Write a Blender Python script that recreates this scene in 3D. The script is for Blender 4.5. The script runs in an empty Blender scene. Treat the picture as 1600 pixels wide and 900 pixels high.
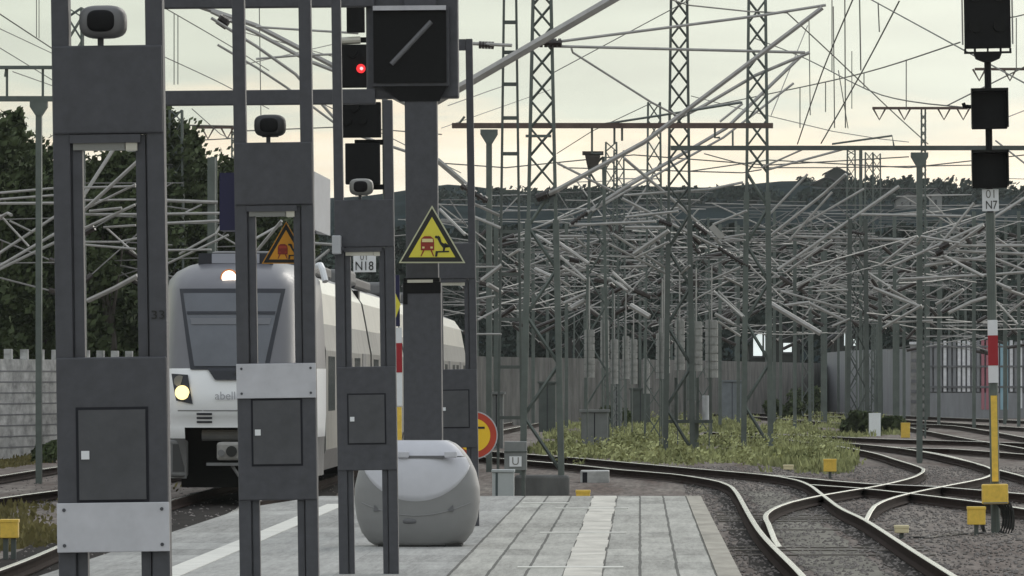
import bpy, bmesh, math, random
from mathutils import Vector, Matrix
R = math.radians
random.seed(7)
SC = bpy.context.scene
COL = SC.collection
# ------------------------------------------------------------------ camera, sky, sun, exposure
EYE = 1.6            # eye height above the platform (platform top is z = 0)
F = 8900.0           # focal length in pixels of a 1600 px wide picture
RT = -0.46           # rail top
GZ = -0.64           # ballast level
cam_d = bpy.data.cameras.new('camera'); cam = bpy.data.objects.new('camera', cam_d); COL.objects.link(cam)
cam.location = (0, 0, EYE); cam.rotation_euler = (R(90), 0, 0)
cam_d.sensor_width = 36; cam_d.lens = 36 * F / 1600
cam_d.shift_x = -200 / 1600; cam_d.shift_y = 140 / 1600
cam_d.clip_start = 0.5; cam_d.clip_end = 8000
SC.camera = cam
w = bpy.data.worlds.new('World'); SC.world = w; w.use_nodes = True
nt = w.node_tree; nt.nodes.clear()
N = nt.nodes.new; L = nt.links.new
out = N('ShaderNodeOutputWorld'); add = N('ShaderNodeAddShader')
sky = N('ShaderNodeTexSky'); sky.sky_type = 'NISHITA'; sky.sun_disc = False
sky.sun_elevation = R(9); sky.sun_rotation = R(35); sky.dust_density = 3
bg1 = N('ShaderNodeBackground'); bg1.inputs[1].default_value = 0.05
hs = N('ShaderNodeHueSaturation'); hs.inputs['Saturation'].default_value = 0.2
L(sky.outputs[0], hs.inputs['Color']); L(hs.outputs[0], bg1.inputs[0])
tc = N('ShaderNodeTexCoord'); sep = N('ShaderNodeSeparateXYZ'); L(tc.outputs['Generated'], sep.inputs[0])
mp = N('ShaderNodeMapping'); mp.inputs['Scale'].default_value = (9, 9, 60); L(tc.outputs['Generated'], mp.inputs[0])
nz = N('ShaderNodeTexNoise'); nz.inputs['Scale'].default_value = 2.2; nz.inputs['Detail'].default_value = 6
L(mp.outputs[0], nz.inputs['Vector'])
ma = N('ShaderNodeMath'); ma.operation = 'MULTIPLY_ADD'; ma.inputs[1].default_value = 0.036; ma.inputs[2].default_value = -0.018
L(nz.outputs[0], ma.inputs[0])
ad = N('ShaderNodeMath'); ad.operation = 'ADD'; L(sep.outputs[2], ad.inputs[0]); L(ma.outputs[0], ad.inputs[1])
cr = N('ShaderNodeValToRGB'); L(ad.outputs[0], cr.inputs[0])
el = cr.color_ramp.elements
stops = [(0.0, (.90, .87, .74)), (.026, (.86, .83, .68)), (.036, (.84, .77, .59)), (.043, (.78, .66, .46)), (.049, (.45, .50, .40)), (.075, (.40, .455, .365)),
         (.3, (.60, .64, .62)), (1.0, (.86, .92, 1.0))]
el[0].position = stops[0][0]; el[0].color = (*stops[0][1], 1)
el[1].position = stops[-1][0]; el[1].color = (*stops[-1][1], 1)
for p, c in stops[1:-1]:
    e = el.new(p); e.color = (*c, 1)
bg2 = N('ShaderNodeBackground'); bg2.inputs[1].default_value = 1.0
mp2 = N('ShaderNodeMapping'); mp2.inputs['Scale'].default_value = (14, 14, 110); L(tc.outputs['Generated'], mp2.inputs[0])
nz2 = N('ShaderNodeTexNoise'); nz2.inputs['Scale'].default_value = 1.6; nz2.inputs['Detail'].default_value = 5; L(mp2.outputs[0], nz2.inputs['Vector'])
mb2 = N('ShaderNodeMath'); mb2.operation = 'MULTIPLY_ADD'; mb2.inputs[1].default_value = .5; mb2.inputs[2].default_value = .75; L(nz2.outputs[0], mb2.inputs[0]); L(mb2.outputs[0], bg2.inputs[1])
L(cr.outputs[0], bg2.inputs[0]); L(bg1.outputs[0], add.inputs[0]); L(bg2.outputs[0], add.inputs[1]); L(add.outputs[0], out.inputs[0])
sd = bpy.data.lights.new('sun', 'SUN'); sd.energy = 0.7; sd.angle = R(20); sd.color = (1, .95, .86)
so = bpy.data.objects.new('sun', sd); COL.objects.link(so)
so.rotation_euler = (R(-62), 0, R(-25))      # a veiled low sun ahead and to the right
SC.view_settings.view_transform = 'Standard'; SC.view_settings.look = 'None'
SC.view_settings.exposure = 0.0; SC.view_settings.gamma = 1; SC.view_settings.use_curve_mapping = False

# ------------------------------------------------------------------ materials
def M(name, col, rough=.6, metal=0, noise=0, nscale=3, bump=0, coat=0, spec=.5, emit=None, estr=0, stretch=None, col2=None):
    m = bpy.data.materials.new(name); m.use_nodes = True
    t = m.node_tree; b = t.nodes['Principled BSDF']
    b.inputs['Base Color'].default_value = (*col, 1); b.inputs['Roughness'].default_value = rough
    b.inputs['Metallic'].default_value = metal; b.inputs['Specular IOR Level'].default_value = spec
    b.inputs['Coat Weight'].default_value = coat; b.inputs['Coat Roughness'].default_value = .08
    if emit:
        b.inputs['Emission Color'].default_value = (*emit, 1); b.inputs['Emission Strength'].default_value = estr
    if noise or bump:
        c = t.nodes.new('ShaderNodeTexCoord'); n = t.nodes.new('ShaderNodeTexNoise')
        n.inputs['Scale'].default_value = nscale; n.inputs['Detail'].default_value = 8; n.inputs['Roughness'].default_value = .65
        src = c.outputs['Object']
        if stretch:
            q = t.nodes.new('ShaderNodeMapping'); q.inputs['Scale'].default_value = stretch
            t.links.new(src, q.inputs[0]); src = q.outputs[0]
        t.links.new(src, n.inputs['Vector'])
        if noise:
            r = t.nodes.new('ShaderNodeValToRGB'); e = r.color_ramp.elements
            e[0].position = .3; e[1].position = .72
            lo = [v * (1 - noise) for v in col]; hi = [min(1, v * (1 + noise)) for v in (col2 or col)]
            e[0].color = (*lo, 1); e[1].color = (*hi, 1)
            t.links.new(n.outputs[0], r.inputs[0]); t.links.new(r.outputs[0], b.inputs['Base Color'])
        if bump:
            u = t.nodes.new('ShaderNodeBump'); u.inputs['Strength'].default_value = bump
            t.links.new(n.outputs[0], u.inputs['Height']); t.links.new(u.outputs[0], b.inputs['Normal'])
    return m
paint = M('dark grey paint', (.068, .069, .080), .55, noise=.15, nscale=14, spec=.35)
paint_door = M('grey door paint', (.075, .076, .084), .55, noise=.14, nscale=11, spec=.35)
gap = M('door gap', (.008, .008, .014), .8)
plate_m = M('zinc plate', (.50, .50, .54), .5, noise=.12, nscale=6, spec=.4)
black = M('black housing', (.007, .007, .008), .6, noise=.25, nscale=20, spec=.2)
blackgloss = M('black glass', (.004, .004, .005), .35, spec=.2)
barlight = M('grey bar', (.13, .13, .14), .5)
lamp_off = M('lamp cover', (.5, .48, .42), .3, noise=.1, nscale=7)
lamp_grey = M('lamp tray', (.2, .2, .19), .4)
white = M('white paint', (.74, .75, .78), .4, noise=.06, nscale=4)
blue = M('blue sign face', (.004, .004, .045), .5)
signgrey = M('sign edge', (.42, .43, .46), .5, noise=.08, nscale=8)
yel = M('warning yellow', (.68, .60, .06), .5, noise=.06, nscale=6)
orange = M('warning orange', (.75, .33, .02), .5, noise=.06, nscale=6)
ambr = M('disc yellow', (.80, .50, .02), .5, noise=.05)
redm = M('sign red', (.42, .045, .02), .5, noise=.1)
redw = M('mast red', (.33, .01, .02), .45)
maroon = M('picture red', (.25, .02, .01), .5)
cream = M('picture cream', (.70, .60, .30), .5)
blk = M('sign black', (.010, .010, .010), .5)
boxyel = M('box yellow', (.78, .52, .08), .45, noise=.14, nscale=14)
boxlight = M('box cream', (.75, .66, .42), .5, noise=.1)
mastg = M('mast green', (.105, .125, .115), .55, noise=.3, nscale=1.5)
mastd = M('mast dark green', (.075, .088, .082), .6, noise=.3, nscale=1.5)
rustbeam = M('rusted beam', (.11, .075, .065), .7, noise=.4, nscale=2)
tubem = M('galvanised tube', (.37, .36, .35), .5, metal=.15, noise=.18, nscale=4)
tubed = M('shaded tube', (.19, .185, .18), .6, noise=.25, nscale=4)  # darker copy of the tube, uneven lighting put into the colour
insm = M('insulator', (.03, .022, .02), .35)
wirem = M('wire', (.13, .13, .12), .6)
weightm = M('concrete weight', (.30, .30, .29), .8, noise=.25, nscale=6)
wallm = M('concrete wall', (.40, .40, .395), .85, noise=.55, nscale=1.6, bump=.3, stretch=(1, 1, 1.6))
wall2 = M('barrier panel', (.25, .255, .275), .7, noise=.2, nscale=.6, stretch=(3, 3, .5))
slatd = M('dark slat', (.16, .16, .175), .7, noise=.3)
slatl = M('pale slat', (.74, .74, .78), .6, noise=.2)
wallmid = M('old grey wall', (.12, .12, .118), .9, noise=.5, nscale=1.2, spec=.1, stretch=(1, 1, .4))
graf_b = M('blue paint', (.30, .48, .58), .6); graf_r = M('pink paint', (.42, .16, .20), .6)
brickm = M('grey stone pier', (.26, .255, .25), .9, noise=.35, nscale=3)
railtop = M('worn steel', (.85, .82, .76), .22, metal=1)
railside = M('rail rust', (.028, .017, .014), .9, noise=.4, nscale=5, spec=.1)
sleeperm = M('sleeper', (.13, .115, .10), .9, noise=.3, nscale=5)
binb = M('bin grey plastic', (.23, .23, .235), .5, noise=.05, nscale=5, spec=.4)
binl = M('bin lid plastic', (.52, .52, .565), .42, noise=.05, nscale=5, spec=.4)  # paler than the body: brightness of upward faces put into the colour
foot_shade = M('shadow rubber', (.02, .02, .02), .9)  # near-black: contact shade below the bin put into its feet
t_white = M('train white', (.86, .87, .90), .4, coat=.2)
t_silver = M('train silver', (.15, .15, .17), .4, metal=.1, coat=.1, noise=.06, nscale=2)
t_side = M('train side', (.15, .148, .142), .4, coat=.1, noise=.45, nscale=2, stretch=(1, .9, .25))  # dark streaky tone paints in the trees reflected along the lower side
t_sideu = M('train side sky sheen', (.88, .84, .75), .3, coat=.3, noise=.1, nscale=.8)  # cream tone paints in the bright sky reflected along the upper side
t_grey = M('train skirt', (.16, .16, .165), .6, noise=.15)
t_glass = M('train windscreen', (.12, .128, .15), .25, spec=.45, noise=.15, nscale=1.2)
t_seal = M('windscreen seal', (.014, .016, .026), .5)
t_win = M('train window', (.03, .03, .032), .06, spec=.7)
lamp_y = M('headlamp lit', (1, .9, .5), .4, emit=(1, .74, .30), estr=1.5)
lamp_w = M('top lamp lit', (1, .9, .8), .4, emit=(1, .86, .72), estr=3)
glow_o = M('lamp ring', (.55, .22, .08), .4)
lamp_r = M('signal red lit', (1, .05, .05), .4, emit=(1, .02, .03), estr=.75)
lamp_rc = M('signal red core', (1, .3, .3), .4, emit=(1, .40, .42), estr=1.6)
leaf1 = M('leaves', (.042, .062, .032), .8, noise=.75, nscale=1.1, col2=(.075, .095, .045), spec=.08)
leaf2 = M('far leaves', (.013, .021, .018), .85, noise=.75, nscale=.35, col2=(.030, .042, .036), spec=.08)
barkm = M('bark', (.06, .05, .042), .9, noise=.3)
grassm = M('weeds', (.18, .215, .075), .8, noise=.65, nscale=.6, col2=(.35, .36, .175), spec=.08)
grassd = M('dry grass', (.16, .14, .06), .8, noise=.5, nscale=.4, spec=.08)
roofm = M('roof', (.05, .05, .055), .8, noise=.2); housem = M('house wall', (.22, .22, .22), .8, noise=.1)
glowwin = M('glowing shed window', (.8, .82, .82), .5, emit=(.9, 1, .98), estr=.65)  # emission added so the pale shed panels show white
darkwall = M('dark timber', (.022, .024, .022), .8)
bright = M('white gable', (.85, .88, .90), .6)
stonem = M('ballast stone', (.155, .135, .122), .9, noise=.5, nscale=2, col2=(.22, .20, .19))

def ground_material():
    m = bpy.data.materials.new('ballast ground'); m.use_nodes = True; t = m.node_tree; b = t.nodes['Principled BSDF']
    c = t.nodes.new('ShaderNodeTexCoord')
    def nse(scale, detail, sx=1, sy=1):
        q = t.nodes.new('ShaderNodeMapping'); q.inputs['Scale'].default_value = (sx, sy, 1)
        n = t.nodes.new('ShaderNodeTexNoise'); n.inputs['Scale'].default_value = scale; n.inputs['Detail'].default_value = detail
        n.inputs['Roughness'].default_value = .7
        t.links.new(c.outputs['Object'], q.inputs[0]); t.links.new(q.outputs[0], n.inputs['Vector']); return n
    n1 = nse(.9, 6, 1, .10); n2 = nse(9, 8, 1, .07)
    r1 = t.nodes.new('ShaderNodeValToRGB'); e = r1.color_ramp.elements
    e[0].position = .34; e[0].color = (.10, .074, .064, 1); e[1].position = .68; e[1].color = (.215, .195, .175, 1)
    x = e.new(.5); x.color = (.15, .128, .116, 1)
    r2 = t.nodes.new('ShaderNodeValToRGB'); e = r2.color_ramp.elements
    e[0].position = .3; e[0].color = (.45, .44, .44, 1); e[1].position = .7; e[1].color = (1.45, 1.42, 1.4, 1)
    mx = t.nodes.new('ShaderNodeMix'); mx.data_type = 'RGBA'; mx.blend_type = 'MULTIPLY'; mx.inputs[0].default_value = 1
    t.links.new(n1.outputs[0], r1.inputs[0]); t.links.new(n2.outputs[0], r2.inputs[0])
    t.links.new(r1.outputs[0], mx.inputs[6]); t.links.new(r2.outputs[0], mx.inputs[7]); t.links.new(mx.outputs[2], b.inputs['Base Color'])
    b.inputs['Roughness'].default_value = .95; b.inputs['Specular IOR Level'].default_value = .2
    return m

def slab_material(name, base, joint_w=.022, pitch=.31, dark=.35):
    """concrete slabs laid in columns: joints every pitch in x, every 0.62 m in y, tone differing slab by slab"""
    m = bpy.data.materials.new(name); m.use_nodes = True; t = m.node_tree; b = t.nodes['Principled BSDF']
    c = t.nodes.new('ShaderNodeTexCoord'); s = t.nodes.new('ShaderNodeSeparateXYZ'); t.links.new(c.outputs['Object'], s.inputs[0])
    def mt(op, a, v=None, v2=None):
        q = t.nodes.new('ShaderNodeMath'); q.operation = op
        for i, k in enumerate((a, v, v2)):
            if k is None: continue
            if isinstance(k, (int, float)): q.inputs[i].default_value = k
            else: t.links.new(k, q.inputs[i])
        return q.outputs[0]
    wob = t.nodes.new('ShaderNodeTexNoise'); wob.inputs['Scale'].default_value = .8; wob.inputs['Detail'].default_value = 5
    t.links.new(c.outputs['Object'], wob.inputs['Vector'])
    xw = mt('ADD', s.outputs[0], mt('MULTIPLY_ADD', wob.outputs[0], .03, -.015))
    u = mt('DIVIDE', xw, pitch); fu = mt('FLOOR', u); fr = mt('SUBTRACT', u, fu)
    edge = mt('MINIMUM', fr, mt('SUBTRACT', 1, fr))
    jx = mt('LESS_THAN', edge, joint_w / pitch / 2 * 1.3)
    v = mt('DIVIDE', s.outputs[1], 1.9); fv = mt('FLOOR', v); frv = mt('SUBTRACT', v, fv)
    jy = mt('LESS_THAN', frv, .03)
    cell = t.nodes.new('ShaderNodeCombineXYZ'); t.links.new(fu, cell.inputs[0]); t.links.new(fv, cell.inputs[1])
    wn = t.nodes.new('ShaderNodeTexWhiteNoise'); wn.noise_dimensions = '2D'; t.links.new(cell.outputs[0], wn.inputs['Vector'])
    mp_ = t.nodes.new('ShaderNodeMapping'); mp_.inputs['Scale'].default_value = (1, .07, 1); t.links.new(c.outputs['Object'], mp_.inputs[0])
    n2 = t.nodes.new('ShaderNodeTexNoise'); n2.inputs['Scale'].default_value = 6; n2.inputs['Detail'].default_value = 9; n2.inputs['Roughness'].default_value = .75
    t.links.new(mp_.outputs[0], n2.inputs['Vector'])
    n3 = t.nodes.new('ShaderNodeTexNoise'); n3.inputs['Scale'].default_value = 28; n3.inputs['Detail'].default_value = 4; n3.inputs['Roughness'].default_value = .8
    t.links.new(mp_.outputs[0], n3.inputs['Vector'])
    tone = mt('ADD', mt('MULTIPLY_ADD', wn.outputs[0], .34, .83), mt('MULTIPLY_ADD', n2.outputs[0], 1.5, -.75))
    tone = mt('ADD', tone, mt('MULTIPLY_ADD', n3.outputs[0], 1.0, -.5))
    tone = mt('MULTIPLY', tone, mt('SUBTRACT', 1, mt('MULTIPLY', jx, 1 - dark)))
    tone = mt('MULTIPLY', tone, mt('SUBTRACT', 1, mt('MULTIPLY', jy, .16)))
    cc = t.nodes.new('ShaderNodeVectorMath'); cc.operation = 'SCALE'; cc.inputs[0].default_value = base
    t.links.new(tone, cc.inputs['Scale']); t.links.new(cc.outputs[0], b.inputs['Base Color'])
    b.inputs['Roughness'].default_value = .85; b.inputs['Specular IOR Level'].default_value = .25
    return m
slabm = slab_material('platform slabs', (.345, .338, .312), joint_w=.02, dark=.30)
slab_smooth = slab_material('platform asphalt', (.30, .298, .288), joint_w=.006, pitch=1.24, dark=.75)
tactile = M('pale tactile slab', (.53, .505, .455), .8, noise=.32, nscale=2.2, stretch=(1, .5, 1))
edgem = M('platform edge slab', (.33, .305, .26), .85, noise=.35, nscale=2.5, stretch=(1, .3, 1))
linem = M('painted line', (.62, .61, .57), .75, noise=.14, nscale=3)
platside = M('platform side', (.16, .155, .15), .9, noise=.3)

# ------------------------------------------------------------------ mesh helpers
def Wp(px, py, d):   # the point seen at pixel (px, py) of the photograph, d metres away
    return Vector(((px - 1000) * d / F, d, EYE + (590 - py) * d / F))
def Gp(px, py, z=RT):
    d = (EYE - z) * F / (py - 590); return Vector(((px - 1000) * d / F, d, z))
ORG = {}
class MB:
    def __init__(s): s.v = []; s.f = []; s.mi = []
    def add(s, vs, fs, mi=0):
        o = len(s.v); s.v += [Vector(p) for p in vs]; s.f += [tuple(i + o for i in f) for f in fs]; s.mi += [mi] * len(fs); return s
    def box(s, x0, x1, y0, y1, z0, z1, mi=0, mat=None):
        vs = [Vector((x, y, z)) for z in (z0, z1) for y in (y0, y1) for x in (x0, x1)]
        if mat is not None: vs = [mat @ p for p in vs]
        return s.add(vs, [(0, 2, 3, 1), (4, 5, 7, 6), (0, 1, 5, 4), (2, 6, 7, 3), (0, 4, 6, 2), (1, 3, 7, 5)], mi)
    def tube(s, pts, r, n=6, mi=0, r2=None):
        pts = [Vector(p) for p in pts]; k = len(pts); rings = []
        for i, p in enumerate(pts):
            t = (pts[min(i + 1, k - 1)] - pts[max(i - 1, 0)]).normalized()
            up = Vector((0, 0, 1)) if abs(t.z) < .9 else Vector((1, 0, 0))
            a = t.cross(up).normalized(); b = a.cross(t)
            rr = r if r2 is None else r + (r2 - r) * i / (k - 1)
            rings.append([p + (a * math.cos(2 * math.pi * j / n) + b * math.sin(2 * math.pi * j / n)) * rr for j in range(n)])
        vs = [q for g in rings for q in g]; fs = []
        for i in range(k - 1):
            for j in range(n):
                j2 = (j + 1) % n; fs.append((i * n + j, i * n + j2, (i + 1) * n + j2, (i + 1) * n + j))
        fs.append(tuple(range(n - 1, -1, -1))); fs.append(tuple((k - 1) * n + j for j in range(n)))
        return s.add(vs, fs, mi)
    def prism(s, poly, y0, y1, mi=0):     # polygon in x, z pushed from y0 to y1
        n = len(poly); vs = [(x, y0, z) for x, z in poly] + [(x, y1, z) for x, z in poly]
        fs = [tuple(range(n)), tuple(range(2 * n - 1, n - 1, -1))] + [(i, i + n, (i + 1) % n + n, (i + 1) % n) for i in range(n)]
        return s.add(vs, fs, mi)
    def disc(s, x, z, r, y0, y1, n=24, mi=0):
        return s.prism([(x + r * math.cos(2 * math.pi * i / n), z + r * math.sin(2 * math.pi * i / n)) for i in range(n)], y0, y1, mi)
    def build(s, name, mats, parent=None, smooth=False, loc=None, bevel=0):
        o_ = Vector(loc) if loc is not None else (ORG[parent.name] if parent else Vector((0, 0, 0)))
        me = bpy.data.meshes.new(name); me.from_pydata([p - o_ for p in s.v], [], s.f); me.update()
        bm = bmesh.new(); bm.from_mesh(me); bmesh.ops.recalc_face_normals(bm, faces=bm.faces)
        bm.to_mesh(me); bm.free()
        for m_ in (mats if isinstance(mats, (list, tuple)) else [mats]): me.materials.append(m_)
        for p, i in zip(me.polygons, s.mi): p.material_index = i; p.use_smooth = smooth
        ob = bpy.data.objects.new(name, me); COL.objects.link(ob)
        ORG[ob.name] = o_
        if parent: ob.parent = parent
        else: ob.location = o_
        if bevel:
            q = ob.modifiers.new('edge', 'BEVEL'); q.width = bevel; q.segments = 2; q.limit_method = 'ANGLE'
        return ob
def tag(o, label, cat, group=None, kind=None):
    o['label'] = label; o['category'] = cat
    if group: o['group'] = group
    if kind: o['kind'] = kind
    return o
def thing(name, label, cat, loc, group=None, lean=0):
    o = bpy.data.objects.new(name, None); COL.objects.link(o); o.empty_display_size = .3
    o.location = loc; o.rotation_euler = (0, R(lean), 0); ORG[o.name] = Vector(loc)
    return tag(o, label, cat, group)
def struct(mb, name, mat, **k):
    o = mb.build(name, mat, **k); o['kind'] = 'structure'; return o
def text(body, size, x, y, z, mat, parent, extr=.002, sx=1):
    c = bpy.data.curves.new('lettering', 'FONT'); c.body = body; c.size = size; c.align_x = 'CENTER'; c.align_y = 'CENTER'; c.extrude = extr
    c.materials.append(mat); o = bpy.data.objects.new('lettering', c); COL.objects.link(o)
    bpy.context.view_layer.update(); me = bpy.data.meshes.new_from_object(o.evaluated_get(bpy.context.evaluated_depsgraph_get()))
    bpy.data.objects.remove(o); o = bpy.data.objects.new('lettering', me); COL.objects.link(o)
    o.parent = parent; o.location = Vector((x, y, z)) - ORG[parent.name]; o.rotation_euler = (R(90), 0, 0); o.scale = (sx, 1, 1)
    return o
def spline(P, step=1.0):
    P = [Vector(p) for p in P]; out_ = []
    for i in range(len(P) - 1):
        a = P[max(i - 1, 0)]; b = P[i]; c = P[i + 1]; d = P[min(i + 2, len(P) - 1)]
        n = max(1, int((c - b).length / step))
        for k in range(n):
            t = k / n
            out_.append(.5 * ((2 * b) + (c - a) * t + (2 * a - 5 * b + 4 * c - d) * t * t + (3 * b - a - 3 * c + d) * t ** 3))
    out_.append(P[-1]); return out_

# ------------------------------------------------------------------ ground, tracks, platform
g = MB(); g.add([(-1500, -60, GZ), (1500, -60, GZ), (1500, 4000, GZ), (-1500, 4000, GZ)], [(0, 1, 2, 3)])
struct(g, 'ground', ground_material())

def rail_mb(mb, pts):
    prof = [(-.07, -.16), (-.07, -.145), (-.012, -.12), (-.012, -.045), (-.036, -.035), (-.036, -.006), (-.028, 0), (.028, 0), (.036, -.006), (.036, -.035), (.012, -.045), (.012, -.12), (.07, -.145), (.07, -.16)]
    n = len(prof); vs = []; k = len(pts)
    for i, p in enumerate(pts):
        t = pts[min(i + 1, k - 1)] - pts[max(i - 1, 0)]; t.z = 0; t.normalize(); s = Vector((t.y, -t.x, 0))
        vs += [p + s * a * 1.05 + Vector((0, 0, b)) for a, b in prof]
    top = []; rest = []
    for i in range(k - 1):
        for j in range(n):
            f = (i * n + j, i * n + (j + 1) % n, (i + 1) * n + (j + 1) % n, (i + 1) * n + j)
            (top if j in (5, 6, 7) else rest).append(f)
    rest.append(tuple(range(n))); rest.append(tuple((k - 1) * n + j for j in range(n - 1, -1, -1)))
    o = len(mb.v); mb.v += vs
    for fs, mi in ((top, 0), (rest, 1)):
        mb.f += [tuple(q + o for q in f) for f in fs]; mb.mi += [mi] * len(fs)
def track(rails, sleepers=True, world=False, dz=0, sink=False):
    mb = MB(); cs = []
    for pp in rails:
        pts = spline([Vector(p) if world else Gp(*p) for p in pp], 2.0)
        for i, p in enumerate(pts): p.z = RT + dz - (.22 * max(0, 1 - i / 3) ** 1.5 if sink else 0)
        rail_mb(mb, pts); cs.append(pts)
    struct(mb, 'railway_track', [railtop, railside])
    return cs
R1 = [(1420, 1110), (1320, 985), (1255, 900), (1186, 828), (1150, 768), (1135, 756), (1110, 749), (1050, 740), (975, 734), (900, 726), (830, 720), (740, 712)]
R2 = [(1820, 1110), (1630, 985), (1492, 900), (1423, 857), (1354, 813), (1313, 793), (1284, 771.5), (1264, 757), (1238, 748), (1192, 741), (1100, 733), (1000, 724), (900, 715), (820, 709), (740, 703)]
T1 = track([R1, R2])
R3 = [(1226, 840), (1210, 829), (1200, 817), (1196, 806), (1206, 796), (1235, 784.5), (1284.5, 773.5), (1325, 766.6), (1360, 761), (1394, 754), (1426, 745.5), (1442, 737), (1443, 732.5), (1429, 726.7), (1400, 718), (1371, 709), (1331, 700.7), (1284, 693.5), (1230, 687)]
R4 = [(1353, 811), (1351, 804), (1360, 794.6), (1383, 781.6), (1417, 771.5), (1458, 762.8), (1495, 755.6), (1524, 749.8), (1544, 744), (1553, 736), (1536, 727), (1497, 717), (1450, 707), (1400, 699)]
track([R3, R4], dz=.004, sink=True)
R5 = [(1192, 741), (1247, 745.5), (1302, 751), (1360, 755.6), (1443, 759), (1466, 760), (1533, 765.7), (1600, 771.5), (1720, 782)]
R6 = [(1268, 757), (1340, 762), (1429, 771.5), (1533, 784.5), (1600, 794.6), (1720, 815)]
track([R5, R6], dz=.002)
R7 = [(1090, 679), (1198, 683), (1256, 686), (1319, 691.4), (1371, 696), (1423, 702), (1464, 708), (1501, 716.6), (1544.6, 729.6), (1600, 744), (1720, 780)]
R8 = [(1100, 675), (1261, 680.5), (1371, 685), (1458, 687.7), (1600, 692), (1720, 697)]
track([R7, R8], dz=-.002)
track([[(1380, 697), (1430, 699.5), (1484, 700.7), (1560, 706), (1640, 712)], [(1417, 661.7), (1487, 664.5), (1544.6, 673), (1600, 683), (1690, 700)]], dz=-.004)
track([[(1423, 668), (1501, 683), (1600, 700), (1680, 716)], [(1140, 644), (1400, 655), (1600, 668), (1720, 676)]], dz=-.006)
track([[(1000, 638), (1200, 641), (1400, 648.7), (1600, 657), (1720, 662)], [(1000, 643), (1140, 648), (1330, 662), (1450, 668)]], dz=-.008)
track([[(-160, 768), (0, 743), (90, 729), (200, 714), (320, 701), (420, 693)], [(-160, 806), (0, 778), (95, 765), (200, 750), (320, 734), (420, 722)]])
track([[(560, 690), (745, 668), (870, 648), (960, 641)], [(560, 704), (745, 679), (870, 656), (980, 645)]], dz=-.003)
TX = -7.15                                  # centre line of the train's track at the train
def tc_x(d): 
    k = min(1, max(0, (d - 55) / 42)); k = k * k * (3 - 2 * k); return -6.06 + (TX + 6.06) * k
track([[(tc_x(d) + s * .7525, d, RT) for d in range(-20, 230, 6)] for s in (-1, 1)], world=True)

# sleepers of the nearest track, seen in the ballast between the rails
sl = MB()
for d in range(0, 92):
    y = 40 + d * .62
    a = min(T1[0], key=lambda p: abs(p.y - y)); b = min(T1[1], key=lambda p: abs(p.y - y))
    if abs(a.y - y) > 3 or abs(b.y - y) > 3: continue
    sl.box(a.x - .45, b.x + .45, y - .12, y + .12, GZ - .08, GZ + (.02 if random.random() < .18 else -.02))
for y in range(20, 200):
    x = tc_x(y * .62 + 20); sl.box(x - 1.3, x + 1.3, y * .62 + 20 - .12, y * .62 + 20.12, GZ - .08, GZ + .003)
struct(sl, 'track_sleepers', sleeperm)
bedm = M('sandy ballast', (.17, .16, .138), .95, noise=.45, nscale=1.4, stretch=(1, .22, 1), spec=.15)
bedd = M('oily and shaded ballast', (.022, .019, .018), .95, noise=.5, nscale=1.5, stretch=(1, .3, 1), spec=.08)  # oily beside the rails; under the train its shade is in this colour
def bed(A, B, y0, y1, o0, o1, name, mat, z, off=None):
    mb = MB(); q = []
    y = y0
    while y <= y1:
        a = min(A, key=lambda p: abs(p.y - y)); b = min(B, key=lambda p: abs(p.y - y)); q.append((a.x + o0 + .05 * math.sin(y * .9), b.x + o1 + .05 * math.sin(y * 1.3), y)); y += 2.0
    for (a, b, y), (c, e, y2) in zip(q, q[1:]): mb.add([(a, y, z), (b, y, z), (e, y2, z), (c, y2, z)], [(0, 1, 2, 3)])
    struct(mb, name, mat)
bed(T1[0], T1[1], 46, 112, .32, -.45, 'ballast_bed', bedm, GZ + .006)
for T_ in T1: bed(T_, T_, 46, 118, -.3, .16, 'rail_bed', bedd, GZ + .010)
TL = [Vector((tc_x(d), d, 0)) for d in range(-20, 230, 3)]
bed(TL, TL, 20, 220, -1.5, 1.35, 'shaded_ballast', bedd, GZ + .006)  # near-black strip: the train's shade painted in on top of brake dust
# loose stones on the ballast
st = MB(); oct_ = [(1, 0, 0), (-1, 0, 0), (0, 1, 0), (0, -1, 0), (0, 0, 1), (0, 0, -1)]
of = [(0, 2, 4), (2, 1, 4), (1, 3, 4), (3, 0, 4), (2, 0, 5), (1, 2, 5), (3, 1, 5), (0, 3, 5)]
for i in range(24000):
    d = 48 + 95 * random.random() ** 1.3
    x = random.uniform(.9, 9.5) if random.random() < .88 else random.uniform(-14, -5.2)
    r = random.uniform(.012, .032); rx, ry, rz = [r * random.uniform(.6, 1.3) for _ in range(3)]
    st.add([(x + a * rx, d + b * ry, GZ + .01 + c * rz * .8) for a, b, c in oct_], of)
o = st.build('ballast_stones', stonem); o['kind'] = 'stuff'; o['label'] = 'loose grey ballast stones between the rails'

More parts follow.
